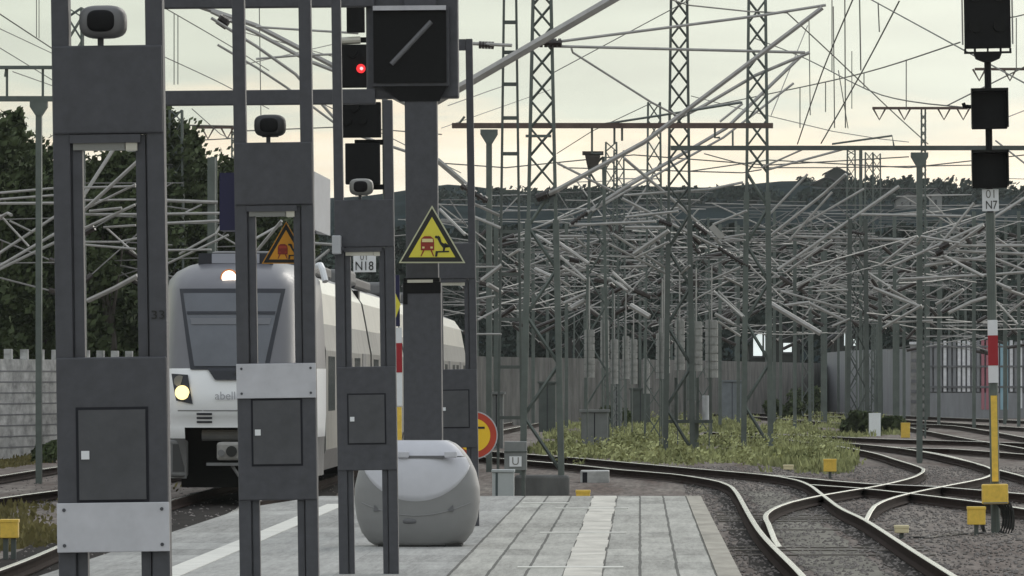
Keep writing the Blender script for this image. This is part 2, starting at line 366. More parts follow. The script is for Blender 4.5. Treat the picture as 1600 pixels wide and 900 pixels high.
pl = MB(); pl.box(-1.56, .62, -5, 77, GZ - .05, 0)
p_ = struct(pl, 'platform', slabm)
pl = MB(); pl.add([(-4.85, -5, GZ - .05), (-1.565, -5, GZ - .05), (-1.565, 77, GZ - .05), (-4.3, 77, GZ - .05), (-4.85, 70, GZ - .05),
                   (-4.85, -5, 0), (-1.565, -5, 0), (-1.565, 77, 0), (-4.3, 77, 0), (-4.85, 70, 0)],
                  [(0, 1, 2, 3, 4), (5, 6, 7, 8, 9), (0, 1, 6, 5), (1, 2, 7, 6), (2, 3, 8, 7), (3, 4, 9, 8), (4, 0, 5, 9)])
struct(pl, 'platform_surface', slab_smooth)
pe = MB(); pe.box(.625, .82, -5, 77.02, GZ + .3, .004); pe.box(.625, .76, -5, 77, GZ - .05, GZ + .295)
struct(pe, 'platform_edge', edgem)
ts = MB()
y = 14.0
while y < 76.6:                              # each pale slab slightly out of line with the next
    j = random.uniform(-.012, .012); ts.box(-.625 + j, -.315 + j, y, min(y + 1.19, 76.9), -.03, .005 + random.uniform(0, .003)); y += 1.2
struct(ts, 'tactile_strip', tactile)
wl = MB(); wl.box(-3.95, -3.71, -5, 72, -.02, .004)
struct(wl, 'platform_line', linem)
cl = MB()
for d in (47.9, 58.6, 69.5): cl.box(-1.03, -.14, d - .13, d + .13, -.02, .010)
cl.box(-1.5, -.9, 72.2, 72.5, -.02, .010)
struct(cl, 'platform_marking', linem)

# ------------------------------------------------------------------ service frames on the platform
def rot_ell(mb, cx, cy, cz, rx, ry, rz, e=2.6, nu=20, nv=12, mi=0, zc=None):
    def sp(c, p): return math.copysign(abs(c) ** (2 / p), c)
    vs = []; fs = []
    for i in range(nv + 1):
        a = -math.pi / 2 + math.pi * i / nv
        for j in range(nu):
            b = 2 * math.pi * j / nu
            vs.append((cx + rx * sp(math.cos(a), e) * sp(math.cos(b), e), cy + ry * sp(math.cos(a), e) * sp(math.sin(b), e), cz + rz * sp(math.sin(a), e)))
    for i in range(nv):
        for j in range(nu): fs.append((i * nu + j, i * nu + (j + 1) % nu, (i + 1) * nu + (j + 1) % nu, (i + 1) * nu + j))
    return mb.add(vs, fs, mi)
def service_frame(px, d, label, plate, speaker, number=None, lit=.25, rtop=5.25):
    s = F / d; X = (px - 1000) / s; H = 5.25
    t = thing('service_frame', label, 'platform frame', (X, d, 0), 'grey service frames along the platform', lean=-.8)
    hw = .243; yb = d + .12
    for sg in (-1, 1):
        a, b = sorted((sg * hw, sg * (hw - .076)))
        po = MB().box(X + a, X + b, d, yb, -.02, H if sg < 0 else rtop).build('post', paint, t, bevel=.006)
        a, b = sorted((sg * (hw - .084), sg * (hw - .126)))
        MB().box(X + a, X + b, d + .02, yb - .02, -.02, 2.66).box(X + sg * (hw - .076) - .006, X + sg * (hw - .076) + .006, d + .03, yb - .03, -.02, 2.65).build('liner', paint, po)
    if rtop == H: MB().box(X - hw + .079, X + hw - .079, d + .004, yb - .004, H - .12, H - .002).build('top_bar', paint, t)
    MB().box(X - hw + .004, X + hw - .004, d - .012, yb + .01, 2.665, 3.05).build('upper_panel', paint, t, bevel=.008)
    MB().box(X - hw + .002, X + hw - .002, d - .014, yb + .012, .845, 1.69).build('cabinet', paint, t, bevel=.008)
    MB().box(X - .158, X + .158, d - .017, d - .012, 1.055, 1.472).build('door_gap', gap, t)
    dr = MB().box(X - .146, X + .146, d - .022, d - .015, 1.068, 1.46).build('door', paint_door, t)
    lk = MB().box(X - .135, X - .100, d - .028, d - .020, 1.245, 1.282).build('lock', white, dr)
    MB().disc(X - .118, 1.263, .006, d - .031, d - .026, 10).build('keyhole', gap, lk) if False else None
    z0, z1 = plate
    if z1 > z0:
        pt = MB().box(X - hw - .002, X + hw + .002, d - .03, d - .018, z0, z1).build('metal_plate', plate_m, t, bevel=.003)
        for sx in (-1, 1):
            for zz in (z0 + .03, z1 - .03):
                MB().disc(X + sx * (hw - .03), zz, .008, d - .034, d - .029, 10).build('bolt', paint, pt)
    lm = MB().box(X - .17, X + .14, d - .005, yb - .01, 2.625, 2.662).build('lamp_tray', paint, t)
    MB().box(X - .155, X + .07, d + .005, yb - .02, 2.595, 2.627).build('lamp_cover', lamp_grey if lit < .5 else lamp_off, lm)
    MB().box(X + .075, X + .125, d + .003, yb - .018, 2.59, 2.627).build('lamp_end', lamp_off, lm)
    if speaker:
        m_rim, m_in, sc_ = speaker
        sp = rot_ell(MB(), X - .02, d + .05, 3.155, .104 * sc_, .11, .072 * sc_, 3.2).build('loudspeaker', m_rim, t, smooth=True)
        rot_ell(MB(), X - .022, d - .052, 3.155, .06 * sc_, .02, .048 * sc_, 3).build('speaker_mouth', m_in, sp, smooth=True)
        MB().box(X - .045, X - .02, d + .04, d + .07, 3.04, 3.10).box(X - .07, X + .03, d + .03, d + .08, 3.085, 3.10).build('speaker_bracket', paint, sp)
    if number: text(number, .052, X + hw - .036, d - .002, 1.87, blk, t, sx=1.25)
    return t
spk = M('loudspeaker grey', (.13, .13, .135), .5); spk_d = M('loudspeaker dark', (.03, .03, .033), .6)
service_frame(182.5, 24.86, 'nearest dark grey service frame with a metal plate low down and number 33', (.84, 1.055), (spk, black, 1), '33')
service_frame(437.5, 35.1, 'dark grey service frame with its metal plate above the cabinet door', (1.474, 1.687), (spk_d, black, .95))
service_frame(576.5, 46.4, 'dark grey service frame without metal plate, in front of the round grit bin', (0, 0), (lamp_grey, black, .95), lit=1, rtop=3.86)
service_frame(713.5, 61.4, 'farthest service frame, half hidden behind the thick pillar', (0, 0), None, lit=1)

# ------------------------------------------------------------------ pillar with the display gantry
d = 58.2; s = F / d; X = (663 - 1000) / s
gt = thing('display_gantry', 'thick grey pillar carrying a square black display and two long beams', 'gantry', (X, d, 0), lean=-.5)
pz = lambda py: EYE + (590 - py) / s
pxx = lambda px: (px - 1000) / s
MB().box(X - .20, X + .19, d, d + .35, -.02, 2.57).build('pillar', paint, gt, bevel=.012)
MB().box(X - .165, X + .165, d + .04, d + .31, 2.572, 5.9).build('upper_pillar', paint, gt, bevel=.012)
hd = MB().box(X - .19, X + .18, d - .01, d + .2, 2.58, 2.62).build('lamp_hood', black, gt)
MB().box(X - .195, X - .15, d - .006, d - .001, 2.35, 2.575).box(X - .15, X + .19, d - .006, d - .001, 2.46, 2.578).build('lamp_recess', black, hd)
MB().box(X - .15, X + .11, d - .02, d - .007, 2.57, 2.60).build('lamp_cover', lamp_off, hd)
for z0, z1, x0 in ((pz(161), pz(138), pxx(250)), (pz(9), pz(-40), pxx(246))):
    MB().box(x0, pxx(592), d + .03, d + .2, z0, z1).build('beam', paint, gt, bevel=.01)
MB().box(pxx(234), pxx(249), d + .04, d + .19, pz(161), pz(-40)).build('end_post', paint, gt)
hs_ = MB().box(pxx(578), pxx(722), d + .1, d + .4, pz(152), pz(-45)).build('display_housing', paint, gt, bevel=.02)
MB().box(pxx(588), pxx(708), d + .02, d + .1, pz(134), pz(9)).build('display_frame', paint, hs_)
MB().box(pxx(590), pxx(704), d - .05, d + .02, pz(16), pz(9)).build('display_visor', plate_m, hs_)
MB().box(pxx(590), pxx(704), d - .005, d + .016, pz(129), pz(16.5)).build('display_screen', black, hs_)
a = Vector((pxx(618), d - .012, pz(100))); b = Vector((pxx(681), d - .012, pz(34)))
MB().tube([a, b], .026, 8).build('display_bar', barlight, hs_)
MB().prism([(pxx(598), pz(131)), (pxx(706), pz(131)), (pxx(692), pz(158)), (pxx(630), pz(158))], d + .03, d + .09).build('display_base', black, hs_)

def tri(cx, cz, wd, k=1.0):
    h = wd * .866; return [(cx - wd / 2 * k, cz - h / 3 * k), (cx + wd / 2 * k, cz - h / 3 * k), (cx, cz + h * 2 / 3 * k)]
def warning_sign(px, py_bot, wpx, d, label, col, posed):
    s = F / d; X = (px - 1000) / s; wd = wpx / s; zb = EYE + (590 - py_bot) / s; cz = zb + wd * .866 / 3
    t = thing('warning_sign', label, 'warning sign', (X, d, zb))
    MB().prism(tri(X, cz, wd), d, d + .02).build('panel', posed, t)
    MB().prism(tri(X, cz, wd, .93), d - .004, d - .001).build('border', blk, t)
    MB().prism(tri(X, cz, wd, .70), d - .008, d - .005).build('face', col, t)
    u = wd / 100
    f = lambda q: [(X + a * 1.12 * u, zb + (b - 9) * 1.12 * u + 9 * u) for a, b in q]
    pc = MB().prism(f([(-15, 18), (3, 18), (3, 29), (2, 34), (-2, 37), (-10, 37), (-14, 34), (-15, 29)]), d - .013, d - .009).build('train_picture', maroon, t)
    MB().prism(f([(-13.5, 29), (1.5, 29), (1, 33.5), (-13, 33.5)]), d - .017, d - .0135).prism(f([(-13, 20.5), (-10, 20.5), (-10, 23), (-13, 23)]), d - .017, d - .0135).prism(f([(-2, 20.5), (1, 20.5), (1, 23), (-2, 23)]), d - .017, d - .0135).build('train_window', cream if col is yel else redm, pc)
    MB().prism(f([(-15.5, 10), (-14, 10), (-10, 18), (-12, 18)]), d - .013, d - .009).prism(f([(1.5, 10), (3, 10), (0, 18), (-2, 18)]), d - .013, d - .009).build('track_picture', maroon, t)
    MB().prism(f([(4, 9.5), (7, 9.5), (8, 15), (23, 15.5), (23, 17.5), (5, 17)]), d - .013, d - .009).prism(f([(8, 38), (11, 36), (13, 29), (17, 25), (23, 22), (24, 24), (18, 28), (16, 27), (18, 21), (17, 17), (14.5, 17), (15, 21), (11, 26), (7, 34)]), d - .013, d - .009).disc(X + 6.5 * u, zb + 39 * u, 2.2 * u, d - .013, d - .009, 12).build('figure_picture', blk, t)
    return t
palerim = M('sign rim', (.52, .52, .36), .5)
warning_sign(675, 411, 104, 58.0 - .02, 'large yellow triangle sign with a red train, on the thick pillar', yel, palerim)
warning_sign(447, 412, 76, 35.1 + .16, 'small orange triangle sign seen through the second service frame', orange, orange)

# blue two-sided signs beside the second frame, small box on the third
d = 35.3; s = F / d
def px_box(name, label, cat, x0, x1, y0, y1, d, dep, mat, group=None, lean=0):
    a = Wp(x0, y1, d); b = Wp(x1, y0, d); t = thing(name, label, cat, ((a.x + b.x) / 2, d, a.z), group)
    return t, a, b
t, a, b = px_box('platform_sign', 'narrow dark blue sign board fixed left of the second service frame', 'sign', 343, 369, 270, 360, 35.3, .4, blue)
MB().add([(a.x, d, a.z), (b.x, d - .05, a.z), (b.x, d + .3, a.z), (a.x, d + .35, a.z), (a.x, d, b.z), (b.x, d - .05, b.z), (b.x, d + .3, b.z), (a.x, d + .35, b.z)],
         [(0, 1, 5, 4), (1, 2, 6, 5), (2, 3, 7, 6), (3, 0, 4, 7), (4, 5, 6, 7), (0, 3, 2, 1)]).build('board', blue, t)
MB().box(b.x - .005, b.x + .03, d + .02, d + .05, a.z + .1, a.z + .13).box(b.x - .005, b.x + .03, d + .02, d + .05, b.z - .13, b.z - .1).build('bracket', paint, t)
t, a, b = px_box('platform_sign', 'blue sign board with a pale side, fixed right of the second service frame', 'sign', 484, 512, 268, 364, 35.3, .4, blue)
m = a.x + (491 - 484) / s
MB().box(a.x, m, d, d + .3, a.z, b.z).build('board', blue, t)
MB().add([(m + .001, d - .01, a.z + .02), (b.x, d + .3, a.z - .01), (m + .001, d - .01, b.z), (b.x, d + .3, b.z - .04), (m + .001, d + .3, a.z), (m + .001, d + .3, b.z)],
         [(0, 1, 3, 2), (1, 4, 5, 3), (0, 4, 1), (2, 3, 5), (0, 2, 5, 4)]).build('side_panel', signgrey, t)
t, a, b = px_box('junction_box', 'small grey box on the left post of the frame before the bin', 'box', 519, 533, 368, 397, 46.3, .1, signgrey)
MB().box(a.x, b.x, 46.26, 46.38, a.z, b.z).build('box_body', signgrey, t, bevel=.008)
MB().box(b.x - .002, b.x + .02, 46.30, 46.36, a.z + .03, a.z + .06).build('clamp', paint, t)

# ------------------------------------------------------------------ grit bin
d = 54.2; s = F / d; X = (652 - 1000) / s
bn = thing('grit_bin', 'big round grey plastic grit bin with a pale hinged lid', 'grit bin', (X, d, 0))
def bin_hw(z):      # half width of the front outline at height z, 0..0.99
    k = [(0, .41), (.03, .46), (.12, .53), (.25, .575), (.42, .598), (.55, .595), (.7, .56), (.82, .50), (.9, .44), (.955, .38), (.985, .33), (.992, .30)]
    for (a, b), (c, e) in zip(k, k[1:]):
        if a <= z <= c: return b + (e - b) * (z - a) / (c - a)
    return k[-1][1]
def bin_dp(z):
    return .42 * (1 - abs((z - .42) / .62) ** 2.6) ** .5 if abs(z - .42) < .62 else 0.05
mb = MB(); nz_ = 34; nu = 56; vs = []; fs = []
for i in range(nz_ + 1):
    z = .992 * i / nz_
    for j in range(nu):
        b = 2 * math.pi * j / nu; c, q = math.cos(b), math.sin(b); e = 2 / 2.5
        vs.append((X + bin_hw(z) * math.copysign(abs(c) ** e, c), d + .0 + bin_dp(z) * math.copysign(abs(q) ** e, q), z + .012))
for i in range(nz_):
    for j in range(nu): fs.append((i * nu + j, i * nu + (j + 1) % nu, (i + 1) * nu + (j + 1) % nu, (i + 1) * nu + j))
fs.append(tuple(range(nu - 1, -1, -1))); fs.append(tuple(nz_ * nu + j for j in range(nu)))
mb.add(vs, fs); body = mb.build('bin_body', binb, bn, smooth=True)
# lid: a shell proud of the body over the upper front, its lower edge a smile
def bsurf(u, z, off):   # u = -1..1 across the front
    c = u; q = -(max(0, 1 - abs(u) ** 2.5)) ** (1 / 2.5)
    return Vector((X + bin_hw(z) * c * 1.0, d + (bin_dp(z)) * q - off, z + .012))
mb = MB(); nu = 40; nvv = 14; vs = []; fs = []
for i in range(nvv + 1):
    for j in range(nu + 1):
        u = -.95 + 1.9 * j / nu
        zl = .42 + .335 * abs(u / .95) ** 2.2; z = zl + (.835 - zl) * i / nvv
        vs.append(bsurf(u, z, .022 if 0 < i else .0))
for i in range(nvv):
    for j in range(nu): fs.append((i * (nu + 1) + j, i * (nu + 1) + j + 1, (i + 1) * (nu + 1) + j + 1, (i + 1) * (nu + 1) + j))
mb.add(vs, fs); lid = mb.build('bin_lid', binl, bn, smooth=True)
mb = MB(); nvv = 6; vs = []; fs = []
for i in range(nvv + 1):
    for j in range(nu + 1):
        u = -.93 + 1.86 * j / nu; vs.append(bsurf(u, .845 + .147 * i / nvv, .012))
for i in range(nvv):
    for j in range(nu): fs.append((i * (nu + 1) + j, i * (nu + 1) + j + 1, (i + 1) * (nu + 1) + j + 1, (i + 1) * (nu + 1) + j))
mb.add(vs, fs); top = mb.build('bin_top', binl, bn, smooth=True)
for x0, x1 in ((-.17, -.065), (.27, .39), (-.40, -.30)):
    MB().box(X + x0, X + x1, d - .395, d - .33, .842, .905).build('hinge', binl, top, bevel=.012)
hb = M('hinge groove', (.13, .13, .14), .6)
MB().box(X - .07, X + .27, d - .372, d - .33, .838, .862).build('hinge_bar', hb, top)
hn = rot_ell(MB(), X - .055, d - .375, .245, .075, .05, .028, 3).build('handle', hb, body, smooth=True)
gr = []
for i in range(25):
    u = -.86 + 1.72 * i / 24; gr.append(bsurf(u, .285 + .16 * abs(u) ** 2, .0015))
MB().tube(gr, .006, 5).build('seam', binb, body)
for u in (-.62, .55):
    p = bsurf(u, .345, 0); MB().prism([(p.x - .035, p.z - .02), (p.x + .035, p.z - .02), (p.x + math.copysign(.03, u), p.z + .04)], p.y - .01, p.y + .05).build('side_vent', hb, body)
for x0 in (-.36, -.05, .27):
    MB().box(X + x0, X + x0 + .16, d - .3, d + .3, 0, .02).build('foot', foot_shade, bn)

# ------------------------------------------------------------------ signals
def signal_box(mb, a, b, d, dep): return mb.box(a.x, b.x, d, d + dep, a.z, b.z)
d = 82.; base = Vector(((1556 - 1000) * d / F, d, GZ))
sg = thing('railway_signal', 'tall black signal in front of the slatted noise barrier, yellow boxes at its foot', 'railway signal', base, lean=-1.0)
s = F / d; X = base.x
def Z(py): return EYE + (590 - py) / s
mw = .068
MB().tube([(X, d, GZ - .1), (X, d, Z(332))], mw, 12).build('mast', mastg, sg)
MB().tube([(X, d, Z(332)), (X, d, 6.16)], .05, 12).build('upper_mast', black, sg)
mp_ = MB().box(X - .072, X + .072, d - .09, d - .07, Z(598), Z(500)).build('mast_board', white, sg)
MB().box(X - .0725, X + .0725, d - .095, d - .0905, Z(571), Z(524)).build('red_band', redw, mp_)
MB().box(X - .045, X + .045, d - .1, d - .07, Z(752), Z(618)).build('yellow_board', boxyel, sg)
def head(name, x0, x1, y0, y1, visor, lean_px=0):
    k = lean_px; a = (1000 + (X * s))
    xa, xb = X + (x0) / s, X + (x1) / s
    h = MB().box(xa, xb, d - .16, d - .02, Z(y1), Z(y0)).build(name, black, sg, bevel=.01)
    if visor: MB().box(xa - .01, xb + .01, d - .32, d - .16, Z(y0) - .04, Z(y0)).box(xa - .012, xa + .006, d - .32, d - .16, Z(y1) + .02, Z(y0)).box(xb - .006, xb + .012, d - .32, d - .16, Z(y1) + .02, Z(y0)).build('visor', blackgloss, h)
    return h
h1 = head('signal_head', -36, 36, -70, 76, False)
for lx in (-.17, .17):
    for ly in (-.2, .25, .6): MB().disc(X + lx, Z(20) + ly, .09, d - .20, d - .158, 20).build('signal_lens', blackgloss, h1)
MB().box(X - .34, X + .34, d - .12, d - .04, Z(84), Z(81)).box(X - .012, X + .012, d - .1, d - .06, Z(81), Z(76)).box(X - .2, X - .17, d - .1, d - .06, Z(81), Z(76)).box(X + .17, X + .2, d - .1, d - .06, Z(81), Z(76)).box(X - .34, X - .31, d - .1, d - .06, Z(81), Z(76)).box(X + .31, X + .34, d - .1, d - .06, Z(81), Z(76)).build('head_bracket', black, h1)
MB().prism([(X - .2, Z(84)), (X + .2, Z(84)), (X + .17, Z(92)), (X + .06, Z(97)), (X - .06, Z(97)), (X - .17, Z(92))], d - .12, d + .05).build('head_base', black, h1)
for sx in (-1, 1): MB().tube([(X + sx * .36, d - .1, Z(-70)), (X + sx * .36, d - .1, Z(70))], .012, 5).build('side_rail', tubem, h1)
h2 = head('speed_indicator', -27, 28, 139, 202, True)
h3 = head('direction_indicator', -28, 27, 235, 294, True)
MB().tube([(X - .36, d, Z(165)), (X - .2, d, Z(167))], .03, 6).tube([(X - .36, d, Z(160)), (X - .34, d, Z(168))], .03, 6).build('indicator_lamp', black, h2)
nb = MB().box(X - .118, X + .118, d - .11, d - .08, Z(330), Z(296)).build('number_board', white, sg)
text('01', .17, X + .01, d - .115, Z(304), lamp_grey, nb, sx=.95); text('N7', .17, X + .01, d - .115, Z(321), blk, nb, sx=.8)
cb = MB().box(X - .2, X + .17, d - .3, d - .07, Z(787), Z(756)).build('cable_box', boxyel, sg, bevel=.015)
MB().box(X - .19, X + .16, d - .305, d - .301, Z(786), Z(784)).build('box_seam', lamp_grey, cb)
cab = MB()
for k in range(5):
    r_ = .13 + .012 * k; pts = []
    for i in range(19):
        a = math.pi * 2 * i / 18; pts.append((X - .0 + .02 * k - .06 + r_ * 1.25 * math.cos(a), d - .12 - .03 * k, -.44 + .0 + r_ * 2.2 * math.sin(a) * .9))
    cab.tube(pts, .02, 6)
tag(cab.build('cable_coil', blk, loc=(X, d - .1, GZ)), 'coil of black cable hanging below the yellow box on the signal', 'cable')
def yellow_box(px0, px1, py0, py1, d, label, post=True, mat=boxyel, name='track_box', cat='equipment box', zfoot=GZ):
    a = Wp(px0, py1, d); b = Wp(px1, py0, d); t = thing(name, label, cat, ((a.x + b.x) / 2, d, zfoot))
    w_ = b.x - a.x
    bx = MB().box(a.x, b.x, d, d + max(.15, w_ * .7), a.z, b.z).build('box_body', mat, t, bevel=.012)
    MB().box(a.x - .006, b.x + .006, d - .008, d + max(.15, w_ * .7) + .008, b.z - .03, b.z + .012).build('box_lid', mat, t, bevel=.006)
    if post and a.z > zfoot + .03:
        c = (a.x + b.x) / 2
        for k in ((c - w_ * .22, c + w_ * .22) if post == 2 else (c,)):
            MB().box(k - .03, k + .03, d + .05, d + .11, zfoot - .05, a.z).build('leg', mastd, t)
    return t
yellow_box(1512, 1540, 793, 820, 80.5, 'yellow equipment box just left of the tall signal mast')
yellow_box(0, 28, 813, 841, 70., 'yellow box on two legs beside the left track', post=2)
yellow_box(900, 922, 767, 779, 82., 'low yellow box just behind the end of the platform', post=True)
yellow_box(1287, 1307, 718, 737, 126., 'yellow box standing in the weeds by the curved track')
yellow_box(1224, 1240, 727, 734, 136., 'flat cream box in the grass left of a yellow box', mat=boxlight)
yellow_box(1408, 1422, 661, 684, 212., 'slim yellow and grey post box beside the far siding', mat=boxyel, zfoot=GZ)
yellow_box(1398, 1420, 822, 833, 79., 'low box with a pale lid beside the bright rail', mat=boxlight)
yellow_box(1358, 1376, 646, 682, 218., 'white concrete marker post beyond the weeds', mat=bright, name='marker_post', cat='marker post')
yellow_box(850, 861, 628, 642, 330., 'small yellow box far behind the lattice mast', mat=boxyel)
yellow_box(1279, 1287, 608, 640, 345., 'thin yellow post with a white cap near the far wall', mat=boxlight, name='marker_post', cat='marker post')
sb_ = thing('concrete_slab', 'pale flat concrete slab on the ballast beside the big lattice mast', 'slab', Gp(929, 745, GZ))
a = Wp(907, 746, 122.); b = Wp(952, 735, 122.)
MB().box(a.x, b.x, 121.4, 122.6, GZ - .02, b.z).build('slab_top', wallm, sb_, bevel=.02)
MB().box(a.x + .05, a.x + .15, 121.39, 121.399, GZ, b.z - .03).build('slab_notch', gap, sb_)
# cable running from the low box to the signal
cp = [Wp(1420, 832, 79.2), Wp(1445, 843, 79), Wp(1475, 847, 80), Wp(1510, 845, 81), Wp(1540, 842, 81.5)]
for p in cp: p.z = GZ + .02
tag(MB().tube(spline(cp, .2), .014, 5).build('ground_cable', blk, loc=(cp[0].x, cp[0].y, GZ)), 'black cable on the ballast running to the signal mast', 'cable')

# the signal behind the pillar, heads shifted left of its mast
d = 66.; s = F / d; X = (622 - 1000) / s; xm = (571 - 1000) / s
sg = thing('railway_signal', 'black signal showing a red light, left of the thick pillar', 'railway signal', (X, d, GZ), lean=-.5)
MB().tube([(X - .105, d, GZ - .1), (X - .105, d, 6.2)], .035, 12).build('mast', mastg, sg)
bd = MB().box(X - .045, X + .07, d - .07, d - .05, Z(634), Z(512)).build('mast_board', white, sg)
MB().box(X - .046, X + .072, d - .075, d - .0705, Z(582), Z(536)).build('red_band', redw, bd)
MB().box(X - .03, X + .06, d - .08, d - .05, Z(760), Z(636)).build('yellow_board', boxyel, sg)
MB().box(X - .05, X + .05, d - .08, d - .05, Z(510), Z(430)).build('blue_board', blue, sg)
MB().prism([(X - .05, Z(476)), (X + .0, Z(458)), (X + .06, Z(476)), (X + .0, Z(498))], d - .085, d - .081).build('yellow_mark', yel, sg)
def shead(name, x0, x1, y0, y1):
    return MB().box((x0 - 1000) / s, (x1 - 1000) / s, d - .16, d - .02, Z(y1), Z(y0)).build(name, black, sg, bevel=.01)
for n_, q in (('upper_head', (550, 578, -60, 51)), ('signal_head', (539, 600, 70, 137)), ('lower_head', (538, 602, 160, 215)), ('direction_indicator', (546, 600, 224, 288))):
    h = shead(n_, *q)
    if n_ == 'signal_head':
        ln = MB().disc((572 - 1000) / s, Z(108), .052, d - .20, d - .158, 20).build('red_light', lamp_r, h)
        MB().disc((573 - 1000) / s, Z(108), .02, d - .206, d - .2005, 14).build('light_core', lamp_rc, ln)
        MB().disc((559 - 1000) / s, Z(84), .05, d - .20, d - .158, 20).build('signal_lens', blackgloss, h)
    if n_ == 'lower_head':
        for x_, y_ in ((550, 189), (574, 189), (562, 168)): MB().disc((x_ - 1000) / s, Z(y_), .05, d - .2, d - .158, 20).build('signal_lens', blackgloss, h)
for y_ in (62, 150, 222, 292, 470, 530, 600, 700): MB().box((560 - 1000) / s if y_ < 300 else X - .12, X - .09 if y_ < 300 else X + .05, d - .03, d + .03, Z(y_) - .03, Z(y_) + .03).build('bracket', black, sg)
tp = MB().tube([((541 - 1000) / s, d - .1, Z(64)), ((571 - 1000) / s, d - .1, Z(63))], .045, 10).build('signal_lamp', lamp_off, sg)
nb = MB().box((557 - 1000) / s, (592 - 1000) / s, d - .1, d - .07, Z(425), Z(398)).build('number_board', white, sg)
text('N18', .145, (574 - 1000) / s, d - .105, Z(416), blk, nb, sx=.85); text('01', .10, (574 - 1000) / s, d - .105, Z(402), lamp_grey, nb)

# round sign and trackside cabinet
d = 66.5; s = F / d; X = (740 - 1000) / s; zc = EYE + (590 - 680) / s
rs = thing('round_sign', 'round yellow sign with a red rim behind the farthest service frame', 'sign', (X, d, 0))
MB().disc(X, zc, .282, d, d + .02, 40).build('rim', signgrey, rs)
MB().disc(X, zc, .268, d - .004, d - .001, 40).build('red_ring', redm, rs)
MB().disc(X, zc, .195, d - .008, d - .005, 40).build('yellow_face', ambr, rs)
MB().box(X - .12, X + .13, d - .012, d - .0085, zc + .075, zc + .10).build('black_bar', blk, rs)
MB().tube([(X - .12, d + .045, -.02), (X - .12, d + .045, zc + .2)], .025, 8).build('post', paint, rs)
d = 85.; a = Wp(769, 780, d); b = Wp(803, 735, d)
cb = thing('trackside_cabinet', 'pale grey trackside cabinet right of the grit bin', 'cabinet', ((a.x + b.x) / 2, d, GZ))
cabm = M('cabinet grey', (.42, .45, .46), .5, noise=.08); cabd = M('cabinet edge', (.05, .07, .075), .6)
MB().box(a.x, b.x, d, d + .3, GZ - .05, b.z - .03).build('cabinet_body', cabm, cb, bevel=.01)
MB().box(a.x - .012, b.x + .012, d - .02, d + .32, b.z - .03, b.z + .012).build('cabinet_roof', cabm, cb, bevel=.006)
MB().box(a.x + .05, a.x + .085, d - .004, d + .01, GZ, b.z - .035).build('door_edge', cabd, cb)
d = 97.; a = Wp(788, 735, d); b = Wp(823, 690, d)
sb = thing('signal_box', 'grey trackside box with a white U plate beside the lattice mast', 'equipment box', ((a.x + b.x) / 2, d, GZ))
gbm = M('box grey', (.19, .20, .20), .6, noise=.15)
MB().box(a.x, b.x, d, d + .3, a.z, b.z).build('box_body', gbm, sb, bevel=.01)
MB().box(a.x + .03, a.x + .09, d + .05, d + .2, GZ - .1, a.z).box(b.x - .09, b.x - .03, d + .05, d + .2, GZ - .1, a.z).build('stand', mastd, sb)
MB().box(a.x - .005, b.x + .005, d - .012, d + .31, Wp(0, 707, d).z, Wp(0, 705, d).z).build('box_rim', mastd, sb)
pt = MB().box(Wp(796, 0, d).x, Wp(815, 0, d).x, d - .012, d - .004, Wp(0, 729, d).z, Wp(0, 713, d).z).build('plate', white, sb)
text('U', .19, Wp(805.5, 0, d).x, d - .016, Wp(0, 721, d).z, lamp_grey, pt)

# ------------------------------------------------------------------ train
d0 = 99.
tr = thing('commuter_train', 'silver and white commuter train with lit headlights arriving on the left track', 'train', (TX, d0, RT))
def nose_hw(y): # half width in plan behind the tip
    k = [(0, .0), (.02, .45), (.1, .78), (.28, 1.0), (.6, 1.12), (1.2, 1.22), (2.2, 1.36), (3.2, 1.44), (4.2, 1.46), (86, 1.46)]
    for (a, b), (c, e) in zip(k, k[1:]):
        if a <= y <= c: return b + (e - b) * (y - a) / (c - a)
    return 1.46
rows = [(.30, .25, .97), (.98, .12, .985), (1.0, .10, .99), (1.19, .06, .995), (1.20, .06, .995), (1.38, .03, 1.0), (1.42, .0, 1.0), (1.8, .03, 1.0), (2.18, .12, 1.0), (2.22, .14, 1.0), (2.7, .32, .985), (3.2, .54, .965), (3.62, .74, .945), (3.80, .95, .925), (3.95, 1.25, .84), (4.06, 1.6, .70), (4.13, 2.1, .5), (4.17, 2.6, .25)]
yst = [0, .02, .1, .28, .6, 1.2, 2.2, 3.2, 4.2]
cols = [(-1, y) for y in reversed(yst)] + [(1, y) for y in yst[1:]]
mb = MB(); vs = []
for z, rk, ws in rows:
    for sgn, y in cols:
        yy = rk + y * (1 - rk / 6) if y < 4.2 else 4.2
        hw = nose_hw(y) * ws
        vs.append((TX + sgn * hw, d0 + yy, RT + z))
nc = len(cols)
def msel(i, j):
    z = (rows[i][0] + rows[i + 1][0]) / 2
    return 1 if z > 2.2 else (0 if z > .99 else 2)
fs = []; mis = []
for i in range(len(rows) - 1):
    for j in range(nc - 1):
        zz = rows[i + 1][0]; xm_ = abs(nose_hw(max(cols[j][1], cols[j + 1][1])))
        if zz <= 1.195 and xm_ < .8: continue
        fs.append((i * nc + j, i * nc + j + 1, (i + 1) * nc + j + 1, (i + 1) * nc + j)); mis.append(msel(i, j))
mb.v = [Vector(v) for v in vs]; mb.f = fs; mb.mi = mis
nose = mb.build('nose', [t_white, t_silver, t_grey], tr, smooth=True)
